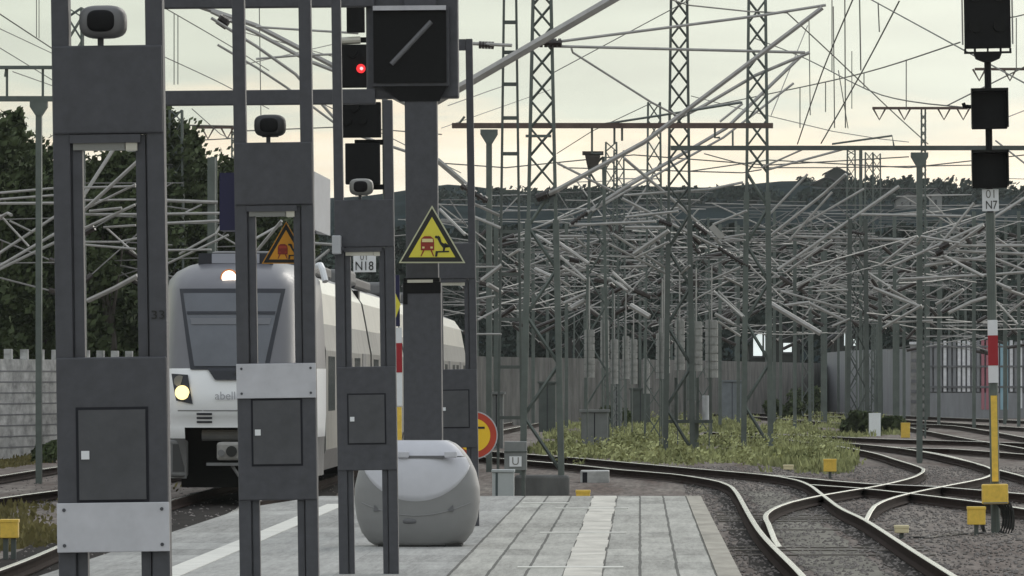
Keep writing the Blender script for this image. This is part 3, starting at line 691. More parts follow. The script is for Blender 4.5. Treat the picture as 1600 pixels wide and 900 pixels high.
def nose_y(x, z):    # depth of the nose surface at x, z (local)
    for (z0, r0, w0), (z1, r1, w1) in zip(rows, rows[1:]):
        if z0 <= z <= z1:
            k = (z - z0) / (z1 - z0); rk = r0 + (r1 - r0) * k; ws = w0 + (w1 - w0) * k; break
    hw = abs(x) / ws
    kk = [(0, 0)] + [(nose_hw(y), y) for y in yst[1:]]
    for (a, b), (c, e) in zip(kk, kk[1:]):
        if a <= hw <= c: return rk + (b + (e - b) * (hw - a) / max(1e-6, c - a)) * (1 - rk / 6)
    return rk + 1
def nose_panel(poly, off, name, mat, parent, nx=14, nz=10):
    """quad outline (4 corners: bottom left, bottom right, top right, top left) laid on the nose"""
    bl, br, tr_, tl = [Vector((a, b)) for a, b in poly]; vs = []; fs = []
    for i in range(nz + 1):
        for j in range(nx + 1):
            p = (bl.lerp(br, j / nx)).lerp(tl.lerp(tr_, j / nx), i / nz); vs.append((TX + p.x, d0 + nose_y(p.x, p.y) - off, RT + p.y))
    for i in range(nz):
        for j in range(nx): fs.append((i * (nx + 1) + j, i * (nx + 1) + j + 1, (i + 1) * (nx + 1) + j + 1, (i + 1) * (nx + 1) + j))
    return MB().add(vs, fs).build(name, mat, parent, smooth=True)
sl_ = nose_panel([(-.68, 2.20), (.68, 2.20), (.93, 3.62), (-.93, 3.62)], .025, 'windscreen_seal', t_seal, tr)
ws_ = nose_panel([(-.61, 2.26), (.61, 2.26), (.855, 3.54), (-.855, 3.54)], .045, 'windscreen', t_glass, tr)
nose_panel([(-.77, 3.17), (.77, 3.17), (.78, 3.22), (-.78, 3.22)], .058, 'sun_blind', t_seal, ws_, nz=1)
nose_panel([(-.68, 2.99), (.68, 2.99), (.71, 3.10), (-.71, 3.10)], .058, 'cab_shelf', M('cab shelf', (.15, .155, .175), .5), ws_, nz=1)
nose_panel([(-.24, 2.02), (.24, 2.02), (.38, 2.22), (-.38, 2.22)], .05, 'wiper_well', t_seal, tr)
MB().tube([(TX + .1, d0 + .05, RT + 2.1), (TX + .3, d0 + .28, RT + 2.75)], .014, 5).build('wiper', blk, ws_)
for sgn in (-1, 1):
    q = [(-.80, 1.62), (-.64, 1.60), (-.72, 2.10), (-1.02, 2.13)] if sgn < 0 else [(.64, 1.60), (.80, 1.62), (1.02, 2.13), (.72, 2.10)]
    q = [(-.93, 1.66), (-.63, 1.60), (-.72, 2.11), (-1.03, 2.13)] if sgn < 0 else [(.63, 1.60), (.93, 1.66), (1.03, 2.13), (.72, 2.11)]
    hl = nose_panel(q, .03, 'headlight', t_seal, tr, 6, 6)
    xx = sgn * .815; yy = nose_y(xx, 1.80)
    MB().disc(TX + xx, RT + 1.80, .125, d0 + yy - .08, d0 + yy + .06, 24).build('lit_lamp', lamp_y, hl)
    MB().disc(TX + sgn * .87, RT + 2.0, .10, d0 + nose_y(.87, 2.0) - .06, d0 + nose_y(.87, 2.0) + .05, 20).build('dark_lamp', lamp_grey, hl)
    q = sorted((sgn * .29, sgn * .56))
    for k in range(3): nose_panel([(q[0], 1.27 + k * .07), (q[1], 1.27 + k * .07), (q[1], 1.305 + k * .07), (q[0], 1.305 + k * .07)], .02, 'vent', t_seal, tr, 3, 1)
nose_panel([(-.9, 1.475), (.9, 1.475), (.9, 1.495), (-.9, 1.495)], .006, 'panel_joint', t_grey, tr, 14, 1)
yy = nose_y(0, 3.81)
tl = MB().disc(TX - .06, RT + 3.81, .155, d0 + yy - .03, d0 + yy + .2, 24).build('top_headlight', glow_o, tr)
MB().disc(TX - .06, RT + 3.81, .125, d0 + yy - .05, d0 + yy - .03, 24).build('lit_lamp', lamp_w, tl)
mb = MB(); mb.box(TX - .66, TX + .66, d0 + 1.75, d0 + 2.6, RT + 4.02, RT + 4.26); rb = mb.build('roof_box', t_seal, tr)
MB().box(TX - .42, TX + .42, d0 + 1.70, d0 + 1.748, RT + 4.08, RT + 4.25).build('destination_panel', M('panel grey', (.33, .34, .40), .4), rb)
nose_panel([(-.40, 1.68), (.40, 1.68), (.40, 1.69), (-.40, 1.69)], -.02, 'badge_base', t_white, tr, 2, 1)
tx = text('abellio', .20, TX + .02, d0 - .012, RT + 1.74, M('badge grey', (.42, .42, .46), .5), tr, .004)
# gear under the nose
ug = MB().box(TX - .95, TX + .95, d0 + 1.6, d0 + 4, RT + .12, RT + 1.19).build('underframe', black, tr)
MB().tube([(TX - .5, d0 + .5, RT + 1.05), (TX + .5, d0 + .5, RT + 1.05)], .10, 10).build('buffer_beam', t_grey, tr)
cpl = MB().box(TX - .2, TX + .22, d0 - .12, d0 + .7, RT + .62, RT + .94).build('coupler', M('coupler steel', (.28, .27, .26), .55, noise=.25, nscale=6), tr, bevel=.05)
MB().disc(TX + .06, RT + .78, .095, d0 - .15, d0 - .1, 20).build('coupler_cup', blk, cpl)
MB().disc(TX - .12, RT + .75, .06, d0 - .15, d0 - .1, 20).build('coupler_cone', t_grey, cpl)
MB().box(TX - .38, TX + .2, d0 - .1, d0 + .1, RT + .53, RT + .58).tube([(TX + .05, d0, RT + .55), (TX + .18, d0, RT + .35)], .03, 6).build('coupler_arm', t_grey, cpl)
for sgn in (-1, 1):
    sk = MB().box(*sorted((TX + sgn * .74, TX + sgn * 1.12)), d0 + .35, d0 + .5, RT + .33, RT + .97).build('skirt', t_grey, tr, bevel=.04)
    MB().box(*sorted((TX + sgn * .80, TX + sgn * 1.0)), d0 + .34, d0 + .348, RT + .42, RT + .9).build('step_recess', M('step dark', (.05, .05, .052), .7), sk)
# cars
sec = [(-1.30, .35), (-1.46, .75), (-1.46, 2.55), (-1.42, 2.75), (-1.37, 3.04), (-1.26, 3.62), (-1.05, 3.92), (-.6, 4.10), (0, 4.16), (.6, 4.10), (1.05, 3.92), (1.26, 3.62), (1.37, 3.04), (1.42, 2.75), (1.46, 2.55), (1.46, .75), (1.30, .35)]
yb = d0 + 4.2
cars = [(yb, yb + 17.0), (yb + 17.7, yb + 34), (yb + 34.7, yb + 51), (yb + 51.7, yb + 84)]
for ci, (y0, y1) in enumerate(cars):
    n = len(sec); vs = [(TX + x, y, RT + z) for y in (y0, y1) for x, z in sec]
    mb = MB(); mb.v = [Vector(v) for v in vs]
    for j in range(n):
        j2 = (j + 1) % n; zz = (sec[j][1] + sec[j2][1]) / 2
        mb.f.append((j, j2, n + j2, n + j)); mb.mi.append(1 if 3.1 < zz < 3.8 else (2 if (zz > 3.8) else (0 if zz > .6 else 3)))
    mb.f += [tuple(range(n)), tuple(range(2 * n - 1, n - 1, -1))]; mb.mi += [0, 0]
    car = mb.build('car_body', [t_side, t_sideu, t_silver, t_grey], tr)
    ny = int((y1 - y0) / 3.4)
    for k in range(ny):
        ya = y0 + .8 + k * (y1 - y0 - 1) / ny; L_ = 1.3 if k % 3 == 1 else 2.2
        x_ = TX + 1.46
        if k % 3 == 1: MB().box(x_ - .02, x_ + .012, ya, ya + 1.3, RT + .75, RT + 2.55).build('door', t_grey, car)
        else: MB().box(x_ - .02, x_ + .006, ya, ya + 2.2, RT + 1.45, RT + 2.45).build('window', t_win, car)
    rq = MB().box(TX - .85, TX + .85, y0 + 3, y0 + 5.4, RT + 4.08, RT + 4.42).build('roof_equipment', t_grey, car, bevel=.08)
    MB().box(TX - .7, TX + .8, y0 + 6.2, y1 - 3, RT + 4.06, RT + 4.3).build('roof_unit', t_seal, car, bevel=.05)
    MB().box(TX - 1.1, TX + 1.1, y0 + 1, y0 + 4, RT + .1, RT + .9).build('bogie', black, car)
    MB().box(TX - 1.1, TX + 1.1, y1 - 4, y1 - 1, RT + .1, RT + .9).build('bogie', black, car)
    if ci: MB().box(TX - 1.2, TX + 1.2, y0 - .7, y0, RT + .6, RT + 3.9).build('gangway', black, car)
mi_ = MB().tube(spline([(TX + 1.2, yb + .5, RT + 4.0), (TX + 1.35, yb + .2, RT + 4.1), (TX + 1.45, yb, RT + 3.8)], .1), .06, 8).build('roof_cable', white, tr)

# ------------------------------------------------------------------ catenary masts, cantilevers, portals, wires
def bar(mb, a, b, r): mb.tube([a, b], r, 4)
def lattice_mast(px, d, ztop, w0, w1, label, style='X', pitch=1.0, lean=0, mat=mastg, group=None, chord=.05, zb=GZ, base=None, name='lattice_mast', bar_r=.018, split=None):
    X = (px - 1000) * d / F
    t = thing(name, label, 'catenary mast', (X, d, GZ), group, lean=lean)
    H = ztop - zb
    hw = lambda z: (w0 + (w1 - w0) * (z - zb) / H) / 2
    for sx in (-1, 1):
        for sy in (-1, 1):
            mb = MB(); a = hw(zb); b = hw(ztop); c = chord
            P = lambda h, z: [(X + sx * h - c / 2, d + sy * h * .8 - c / 2, z), (X + sx * h + c / 2, d + sy * h * .8 - c / 2, z), (X + sx * h + c / 2, d + sy * h * .8 + c / 2, z), (X + sx * h - c / 2, d + sy * h * .8 + c / 2, z)]
            mb.add(P(a, zb - .1) + P(b, ztop), [(0, 1, 5, 4), (1, 2, 6, 5), (2, 3, 7, 6), (3, 0, 4, 7), (4, 5, 6, 7), (0, 3, 2, 1)])
            if split:       # the heavier channels of the lower section
                h2 = hw(split); c = chord * 1.9
                mb.add(P(a, zb - .1) + P(h2, split), [(0, 1, 5, 4), (1, 2, 6, 5), (2, 3, 7, 6), (3, 0, 4, 7), (4, 5, 6, 7), (0, 3, 2, 1)])
            mb.build('leg', mat, t)
    lt = MB(); z = zb + .1; k = 0
    while z < ztop - .2:
        low = split and z < split; z2 = min(z + pitch * (1.25 if low else 1) * (2 * hw(z)), ztop); h, h2 = hw(z), hw(z2)
        st_ = 'Z' if low else style; br = bar_r * (1.9 if low else 1)
        for sy in (-1, 1):
            y, y2 = d + sy * h * .8, d + sy * h2 * .8
            if st_ == 'X': bar(lt, (X - h, y, z), (X + h2, y2, z2), bar_r); bar(lt, (X + h, y, z), (X - h2, y2, z2), bar_r)
            elif st_ == 'Z':
                if sy < 0: sgn = 1 if k % 2 else -1; bar(lt, (X - sgn * h, y, z), (X + sgn * h2, y2, z2), br)
            elif st_ == 'R': lt.box(X - h, X + h, y - .02, y + .02, z, z + .07); bar(lt, (X - h, y, z), (X - h2, y2, z2 + .05), .02)
        for sx in (-1, 1):
            if st_ == 'X': bar(lt, (X + sx * h, d - h * .8, z), (X + sx * h2, d + h2 * .8, z2), bar_r)
        z = z2; k += 1
    lt.build('lattice', mat, t)
    if base: MB().box(X - base, X + base, d - base * .8, d + base * .8, GZ - .1, base * .35 + GZ + .2).build('foundation', wallmid, t, bevel=.05)
    return t
def cantilever(t, d, segs, th=4.2, ins=(), jit=.8, name='cantilever'):
    """one arm: galvanised tubes with dark insulators; the arm reaches slightly towards or away from us"""
    for q in segs:
        k = random.uniform(-jit, jit); pts = [Wp(px, py, d - .25 + k * i) for i, (px, py) in enumerate(q[0] if isinstance(q[0], list) else q)]
        r = (q[1] if isinstance(q[0], list) else th) * d / F / 2
        MB().tube(pts, r, 6).build(name, tubem, t)
    for (a, b) in ins:
        p, q = Wp(*a, d - .28), Wp(*b, d - .28); n = 5; mb = MB()
        mb.tube([p, q], .05, 6)
        for i in range(n): c = p.lerp(q, (i + .5) / n); e = (q - p).normalized() * .03; mb.tube([c - e, c + e], .085, 8)
        mb.build('insulator', insm, t)

def solid_mast(px, d, ztop, wd, label, ybeam=None, group=None, mat=mastg, head=True, name='portal_mast'):
    X = (px - 1000) * d / F; t = thing(name, label, 'catenary mast', (X, d, GZ), group)
    MB().box(X - wd / 2, X + wd / 2, d, d + wd, GZ - .1, ztop).build('mast_body', mat, t)
    if head: MB().prism([(X - wd / 2, ztop - wd * 1.2), (X + wd / 2, ztop - wd * 1.2), (X + wd * 1.5, ztop), (X - wd * 1.5, ztop)], d - .02, d + wd + .02).build('mast_head', mat, t)
    return t
# hidden central mast behind the pillar, its two arms splay up to left and right
m0 = solid_mast(657, 84., 7.2, .22, 'catenary mast hidden behind the thick pillar, long arms to both sides', name='catenary_mast', head=False)
cantilever(m0, 84., [([(655, 172), (575, 131), (400, 40), (312, 10)], 9), ([(575, 131), (482, 95), (400, 51), (330, 18)], 7), ([(655, 172), (729, 131), (955, 0), (1040, -50)], 15), ([(660, 245), (540, 205), (462, 116), (400, 72), (330, 28)], 5), ([(540, 205), (447, 136), (400, 105), (340, 70)], 4), ([(400, 42), (462, 46), (560, 52)], 4), ([(400, 92), (462, 87), (540, 84)], 4)], jit=.3,
           ins=[((343, 30), (355, 38))])
# big lattice masts
m1 = lattice_mast(847, 108.6, 10.5, .74, .27, 'big lattice mast nearest the platform end, standing on a concrete block', 'X', 1.15, base=.52, zb=GZ + .35, split=4.6, chord=.06)
cantilever(m1, 108.6, [([(852, 306), (870, 297), (1007, 222), (1285, 12)], 8), ([(858, 67), (1190, 24), (1290, 8)], 5), ([(858, 72), (1100, 78), (1258, 82)], 5), ([(893, 76), (895, 82), (1018, 160), (1062, 183)], 3.5), ([(871, 255), (960, 300)], 4)], ins=[((838, 310), (866, 299)), ((842, 67), (878, 67))], jit=.5)
MB().box(*[(q - 1000) * 108.6 / F for q in (822, 862)], 108.1, 108.2, Wp(0, 214, 108).z, Wp(0, 210, 108).z).build('cross_bar', mastg, m1)
m2 = lattice_mast(797, 128., 11.5, .55, .24, 'slim ladder mast left of the biggest lattice mast', 'R', 2.2, mat=mastd)
cantilever(m2, 128., [([(683, 250), (732, 292)], 9), ([(737, 317), (782, 337)], 5), ([(687, 327), (727, 367)], 5), ([(737, 337), (782, 356)], 5), ([(735, 68), (800, 71)], 6), ([(740, 417), (784, 417)], 4), ([(752, 438), (784, 414)], 7), ([(762, 444), (784, 457)], 7), ([(744, 467), (774, 462)], 4), ([(796, 400), (812, 390)], 5), ([(745, 522), (783, 522)], 3.5), ([(746, 500), (784, 480)], 3.5)],
           ins=[((720, 290), (762, 315)), ((748, 70), (772, 71))])
m3 = lattice_mast(1061, 165., 14.5, .78, .42, 'lattice mast between the two tall masts right of the picture centre', 'X', 1.3, mat=mastd, split=6.2, chord=.075, bar_r=.025)
cantilever(m3, 165., [([(975, 305), (1107, 296), (1160, 285)], 4.5), ([(977, 339), (1060, 330)], 4.5), ([(977, 355), (1040, 355)], 5), ([(957, 365), (1050, 425)], 4.5), ([(951, 381), (1050, 432)], 4), ([(990, 397), (1045, 360)], 7), ([(992, 403), (1045, 378)], 4), ([(970, 417), (1010, 416)], 4), ([(1075, 172), (1157, 159)], 3.5), ([(1125, 190), (1160, 162)], 4), ([(1115, 455), (1160, 495)], 4), ([(1122, 455), (1163, 495)], 4), ([(1117, 490), (1147, 507)], 6), ([(1122, 502), (1157, 525)], 4), ([(1065, 427), (1078, 415)], 4), ([(985, 477), (1015, 495)], 9)], ins=[((1085, 350), (1105, 365)), ((1030, 345), (1050, 352))])
m4 = lattice_mast(1183, 172., 12.6, .80, .48, 'tall lattice mast rising above all others beside the sign covered sky', 'X', 1.5) if False else lattice_mast(1183, 172., 15, .82, .46, 'tall lattice mast second from the black signal, bright struts at its middle', 'X', 1.3, split=7.2, chord=.08, bar_r=.026)
cantilever(m4, 172., [([(972, 310), (1122, 387)], 5), ([(975, 247), (1040, 302), (1127, 381)], 5), ([(1114, 351), (1167, 329)], 4), ([(1120, 373), (1165, 366)], 4), ([(1112, 437), (1157, 417)], 4), ([(1110, 370), (1165, 375)], 3), ([(1060, 185), (1100, 165), (1180, 118), (1265, 82)], 6), ([(1200, 265), (1322, 232)], 4), ([(1190, 262), (1262, 230)], 3), ([(1130, 432), (1165, 450)], 4)], ins=[((1122, 387), (1155, 408)), ((1155, 408), (1172, 418))])
MB().prism([(Wp(1107, 0, 171).x, Wp(0, 356, 171).z), (Wp(1115, 0, 171).x, Wp(0, 350, 171).z), (Wp(1133, 0, 171).x, Wp(0, 369, 171).z), (Wp(1125, 0, 171).x, Wp(0, 374, 171).z)], 171, 171.4).build('metal_cover', tubem, m4)
m5 = lattice_mast(932, 178., 8.5, .75, .42, 'lattice mast with a flat dark cap right of the biggest mast', 'Z', 1.6, chord=.09, bar_r=.03)
cantilever(m5, 178., [([(917, 332), (970, 297), (1135, 200), (1255, 84)], 6), ([(925, 330), (975, 301), (1130, 215), (1240, 130)], 4), ([(890, 352), (1025, 346)], 5), ([(867, 375), (920, 412)], 6), ([(875, 400), (916, 437)], 4), ([(867, 369), (912, 369)], 4), ([(837, 367), (862, 382)], 5), ([(897, 370), (916, 387)], 4), ([(836, 420), (862, 432)], 6), ([(870, 434), (890, 447)], 5), ([(878, 416), (914, 438)], 4), ([(872, 424), (918, 420)], 4), ([(880, 474), (916, 458)], 5), ([(956, 426), (984, 450)], 5), ([(952, 434), (980, 454)], 4), ([(970, 417), (1000, 416)], 4), ([(955, 422), (985, 450)], 3), ([(890, 482), (912, 470)], 8), ([(837, 380), (857, 388)], 4), ([(875, 388), (915, 400)], 4)],
           ins=[((892, 350), (917, 332)), ((890, 405), (905, 408))])
MB().box(Wp(910, 0, 178).x, Wp(943, 0, 178).x, 177.6, 178.4, Wp(0, 242, 178).z, Wp(0, 237, 178).z).prism([(Wp(918, 0, 178).x, Wp(0, 262, 178).z), (Wp(934, 0, 178).x, Wp(0, 262, 178).z), (Wp(938, 0, 178).x, Wp(0, 243, 178).z), (Wp(914, 0, 178).x, Wp(0, 243, 178).z)], 177.6, 178.4).build('cap', insm, m5)
m6 = lattice_mast(1340, 230., 8.0, .80, .62, 'dark green lattice mast in the weeds left of the far noise barrier', 'X', 2.0, mat=mastd, chord=.16)
cantilever(m6, 230., [([(1345, 335), (1517, 338)], 5), ([(1237, 369), (1415, 375)], 5), ([(1200, 371), (1287, 303), (1322, 272)], 5), ([(1232, 377), (1300, 300)], 4), ([(1200, 377), (1250, 353), (1350, 295)], 4), ([(1215, 422), (1405, 291)], 6), ([(1225, 427), (1300, 375)], 4), ([(1200, 337), (1262, 272)], 4), ([(1245, 447), (1322, 410)], 4), ([(1350, 422), (1392, 450)], 4), ([(1250, 402), (1287, 385)], 4), ([(1265, 474), (1330, 506)], 6), ([(1200, 472), (1282, 521)], 9), ([(1275, 455), (1325, 453)], 4), ([(1227, 477), (1265, 472)], 5), ([(1300, 510), (1328, 498)], 4), ([(1220, 455), (1330, 485)], 4)], ins=[((1330, 362), (1352, 366)), ((1336, 397), (1350, 398)), ((1215, 392), (1228, 384))])
m7 = solid_mast(1437, 149., 6.4, .13, 'plain mast with many grey arms directly left of the black signal', name='catenary_mast', head=False)
cantilever(m7, 149., [([(1375, 415), (1434, 369)], 5), ([(1385, 420), (1482, 375), (1537, 350)], 5), ([(1467, 385), (1522, 317)], 5), ([(1482, 390), (1537, 352)], 5), ([(1550, 342), (1615, 300)], 5), ([(1445, 415), (1537, 402)], 5), ([(1475, 402), (1537, 407)], 4), ([(1492, 384), (1605, 384)], 5), ([(1492, 392), (1605, 397)], 5), ([(1550, 402), (1605, 424)], 5), ([(1407, 436), (1550, 429), (1605, 425)], 5), ([(1552, 440), (1580, 452)], 5), ([(1557, 372), (1605, 405)], 4), ([(1475, 400), (1537, 432)], 5), ([(1365, 450), (1442, 481)], 6), ([(1388, 450), (1440, 480)], 4), ([(1462, 475), (1505, 452)], 5), ([(1482, 489), (1517, 472), (1540, 465)], 6), ([(1380, 512), (1440, 477)], 5), ([(1380, 498), (1420, 475)], 4), ([(1387, 504), (1457, 501)], 4), ([(1567, 450), (1605, 464)], 5), ([(1557, 472), (1590, 507)], 4), ([(1575, 490), (1600, 470)], 4), ([(1434, 382), (1440, 369), (1500, 380)], 4)], ins=[((1468, 388), (1482, 380)), ((1463, 397), (1472, 392))])
# portals with long cross beams
def portal(d, beams, posts, label, mat, hang=(), name='catenary_portal'):
    x0 = beams[0][0]; t = thing(name, label, 'catenary portal', Vector(((posts[0][0] - 1000) * d / F, d, GZ)))
    for (xa, xb, y, th) in beams:
        a = Wp(xa, y + th / 2, d); b = Wp(xb, y - th / 2, d); MB().box(a.x, b.x, d, d + .2, a.z, b.z).build('beam', mat, t)
    for (x, y, wd) in posts:
        p = Wp(x, y, d); h = wd * d / F / 2
        MB().box(p.x - h, p.x + h, d + .01, d + .21, GZ - .1, p.z - .001).build('post', mastg, t)
        MB().prism([(p.x - h, p.z - h * 5), (p.x + h, p.z - h * 5), (p.x + h * 3, p.z - .12), (p.x + h * 3, p.z - .002), (p.x - h * 3, p.z - .002), (p.x - h * 3, p.z - .12)], d - .01, d + .23).build('post_head', mastg, t)
    for q in hang:
        MB().tube([Wp(x, y, d + .1) for x, y in q], .028, 5).build('hanger', mastg, t)
    return t
portal(120., [(-40, 84, 154, 8), (-40, 84, 105, 5)], [(60, 158, 9)], 'portal with two beams above the trees at far left', mastg, hang=[[(11, 106), (11, 150)], [(67, 106), (67, 150)], [(8, 120), (10, 105)]])
portal(135., [(706, 1208, 196, 8)], [(764, 202, 9)], 'portal with a long rust brown beam from the pillar to the tall masts', rustbeam, hang=[[(712, 200), (726, 182)], [(925, 200), (925, 240), (940, 240)], [(960, 196), (960, 225)], [(972, 200), (972, 220)], [(1117, 200), (1117, 215), (1125, 215)], [(930, 196), (1060, 176), (1160, 160)]])
portal(152., [(1048, 1680, 231, 7)], [(1437, 238, 9)], 'portal with a long dark beam passing behind the black signal', mastd, hang=[[(1145, 230), (1145, 205)], [(1397, 230), (1394, 212), (1300, 225)]])
def tri_beam(d, x0, x1, y, vs, mast, label):
    t = thing('cross_arm_mast', label, 'catenary mast', Vector(((mast[0] - 1000) * d / F, d, GZ)))
    a = Wp(x0, y + 2, d); b = Wp(x1, y - 2, d); MB().box(a.x, b.x, d - .06, d + .06, a.z, b.z).build('cross_arm', rustbeam, t)
    for v in vs: MB().tube([Wp(v - 10, y, d), Wp(v, y + 18, d), Wp(v + 10, y, d)], .035, 5).build('hanger', rustbeam, t)
    p = Wp(mast[0], y - 2, d); h = .1
    MB().box(p.x - h, p.x - h + .06, d + .065, d + .13, GZ, p.z).box(p.x + h - .06, p.x + h, d + .065, d + .13, GZ, p.z).build('post', mastg, t)
    lt = MB(); z = GZ
    while z < p.z - .3: bar(lt, (p.x - h, d + .1, z), (p.x + h, d + .1, z + .3), .02); bar(lt, (p.x + h, d + .1, z), (p.x - h, d + .1, z + .3), .02); z += .3
    lt.build('lattice', mastg, t)
tri_beam(210., 1363, 1512, 169, (1374, 1413, 1475, 1505), (1443,), 'thin mast with a cross arm of V shaped hangers left of the signal')
tri_beam(190., 1523, 1680, 108, (1530, 1578), (1640,), 'cross arm with V shaped hangers right of the signal') 
tri_beam(210., 300, 372, 199, (325, 355), (365,), 'small cross arm seen between the first two service frames')

# more distant masts with arms; the nearer of them told apart, the rest alike
FAR = 'distant catenary masts behind the tracks'
flab = 'distant green catenary mast with grey bracket arms in the crowded track field'
def far_mast(px, d, ytop, kind, arms):
    zt = EYE + (590 - ytop) * d / F
    if kind == 'L': t = lattice_mast(px, d, zt, .62, .40, flab, 'X', 1.6, group=FAR, chord=.07, name='catenary_mast')
    else:
        t = solid_mast(px, d, zt, .15, flab, group=FAR, head=(kind == 'H'), name='catenary_mast')
    X = (px - 1000) * d / F
    for (sg, z, ln, up) in arms:
        k = random.uniform(-1.5, 1.5); tk = rnd.uniform(.6, 1.0)
        e1 = Vector((X + sg * ln, d - .3 + k, z + up)); mb = MB()
        mb.tube([(X + sg * .1, d - .2, z + up + random.uniform(-.1, .1)), e1 + Vector((sg * .3, 0, 0))], .024 * tk, 5)
        mb.tube([(X + sg * .1, d - .2, z - .3), e1], .034 * tk, 5)
        mb.tube([e1.lerp(Vector((X, d - .2, z - .3)), .35), e1 + Vector((sg * .5, 0, -.75))], .022, 5)
        mb.build('cantilever', tubem if tk > .82 else tubed, t)
        MB().tube([(X + sg * .12, d - .21, z - .29), Vector((X + sg * .12, d - .21, z - .29)).lerp(e1, .17)], .085, 7).build('insulator', insm, t)
rnd = random.Random(21)
spots = [(955, 215, 222, 'L'), (967, 238, 235, 'L'), (1022, 190, 160, 'L'), (1330, 300, 235, 'L'), (1345, 262, 232, 'P'), (1358, 310, 238, 'L'), (1370, 330, 240, 'L'),
         (775, 190, 330, 'P'), (885, 250, 345, 'P'), (905, 290, 360, 'L'), (1000, 300, 340, 'P'), (1035, 230, 345, 'P'), (1098, 205, 340, 'L'), (1125, 260, 350, 'P'), (1210, 280, 330, 'P'), (1242, 240, 355, 'P'), (1262, 310, 340, 'L'), (1290, 270, 350, 'P'), (1310, 350, 345, 'P'),
         (1375, 250, 400, 'P'), (1403, 270, 380, 'P'), (1447, 300, 345, 'P'), (1467, 265, 360, 'P'), (1490, 330, 340, 'L'), (1522, 240, 330, 'P'), (1572, 300, 340, 'P'), (1592, 260, 330, 'P'), (870, 330, 350, 'P'), (940, 340, 350, 'P'), (1150, 340, 345, 'P'), (1075, 300, 350, 'P'), (745, 260, 340, 'P'), (815, 300, 350, 'P'),
         (117, 160, 12, 'L'), (275, 190, 172, 'L'), (285, 210, 240, 'P'), (60, 210, 215, 'P'), (335, 175, 245, 'P'), (20, 190, 240, 'P'), (150, 215, 250, 'P'), (230, 180, 240, 'P')]
for px, d, yt, k in spots:
    arms = []
    zt = EYE + (590 - yt) * d / F
    for i in range(rnd.choice((2, 3, 4)) + (2 if px > 740 else 0)):
        z = rnd.uniform(max(3.4, EYE + (590 - 540) * d / F), max(4.2, min(EYE + (590 - 345) * d / F, zt - .6)))
        arms.append((rnd.choice((-1, 1)), z, rnd.uniform(1.4, 3.6), rnd.uniform(.3, 2.3)))
    far_mast(px, d, yt, k, arms)
rnd2 = random.Random(77)
for i in range(26):
    px = 750 + 850 * (i + rnd2.random()) / 26; d = rnd2.uniform(240, 400); yt = rnd2.uniform(335, 400); arms = []; zt = EYE + (590 - yt) * d / F
    for k in range(rnd2.choice((3, 4, 5))):
        arms.append((rnd2.choice((-1, 1)), EYE + (590 - rnd2.uniform(370, 545)) * d / F, rnd2.uniform(2.0, 5.5), rnd2.uniform(.4, 3.0)))
    far_mast(px, d, yt, 'P', arms)
# arms at the left, seen between the frames
ml = solid_mast(122, 140., 7.6, .18, 'mast behind the nearest frame, carrying many arms over the left tracks', name='catenary_mast', head=False)
cantilever(ml, 140., [([(-20, 303), (85, 294), (130, 291)], 4.5), ([(-20, 313), (85, 305), (125, 303)], 4), ([(-20, 318), (125, 317)], 5), ([(-20, 408), (85, 339), (122, 315)], 5), ([(-20, 427), (83, 367), (122, 345)], 5), ([(-20, 430), (58, 392), (122, 362)], 5), ([(122, 320), (131, 305), (178, 232)], 6), ([(122, 338), (131, 329), (225, 243)], 6), ([(122, 362), (131, 357), (211, 320)], 5), ([(128, 335), (212, 335), (345, 333)], 5), ([(128, 382), (212, 389)], 4), ([(162, 355), (212, 352)], 4), ([(165, 355), (212, 397)], 3), ([(130, 293), (212, 291)], 4), ([(140, 323), (212, 288)], 4), ([(128, 313), (212, 312)], 4), ([(137, 470), (180, 450), (215, 431)], 8), ([(130, 378), (185, 378), (215, 372)], 4), ([(140, 330), (190, 325)], 5), ([(-10, 345), (12, 333), (18, 336)], 5), ([(0, 336), (45, 385)], 3.5), ([(15, 345), (50, 362)], 3.5)], ins=[])
ml2 = solid_mast(330, 150., 7.4, .2, 'mast behind the train roof between the first two frames', name='catenary_mast', head=False)
cantilever(ml2, 150., [([(255, 349), (342, 345)], 5), ([(255, 391), (330, 390)], 4), ([(280, 397), (337, 365), (345, 352)], 4), ([(255, 415), (357, 367)], 4), ([(255, 313), (340, 316)], 6), ([(290, 332), (315, 320)], 3), ([(340, 365), (400, 400)], 3), ([(490, 380), (520, 382)], 5), ([(490, 410), (515, 390)], 5), ([(395, 400), (440, 345)], 5), ([(395, 375), (440, 350)], 4)])

# counterweight stacks
WG = 'catenary counterweight stacks'
def weight(px, d, y0, y1, wpx, label, grp=WG):
    a = Wp(px - wpx / 2, y1, d); b = Wp(px + wpx / 2, y0, d); X = (a.x + b.x) / 2; r = (b.x - a.x) / 2
    t = thing('counterweight', label, 'counterweight', (X, d, a.z), grp)
    n = 7; h = (b.z - a.z) / n; mb = MB()
    for i in range(n): mb.tube([(X, d, a.z + i * h), (X, d, a.z + (i + .9) * h)], r, 12); mb.tube([(X, d, a.z + (i + .88) * h), (X, d, a.z + (i + 1.01) * h)], r * .8, 12)
    mb.build('weight_discs', weightm, t)
    MB().tube([(X, d, b.z - .05), (X, d, b.z + 1.6)], .025, 6).build('rod', tubem, t)
    MB().tube([(X - r * .4, d - r - .03, GZ), (X - r * .4, d - r - .03, b.z + .5)], .02, 5).build('guide', mastg, t)
wl_ = 'grey stack of round counterweights hanging beside the lattice masts'
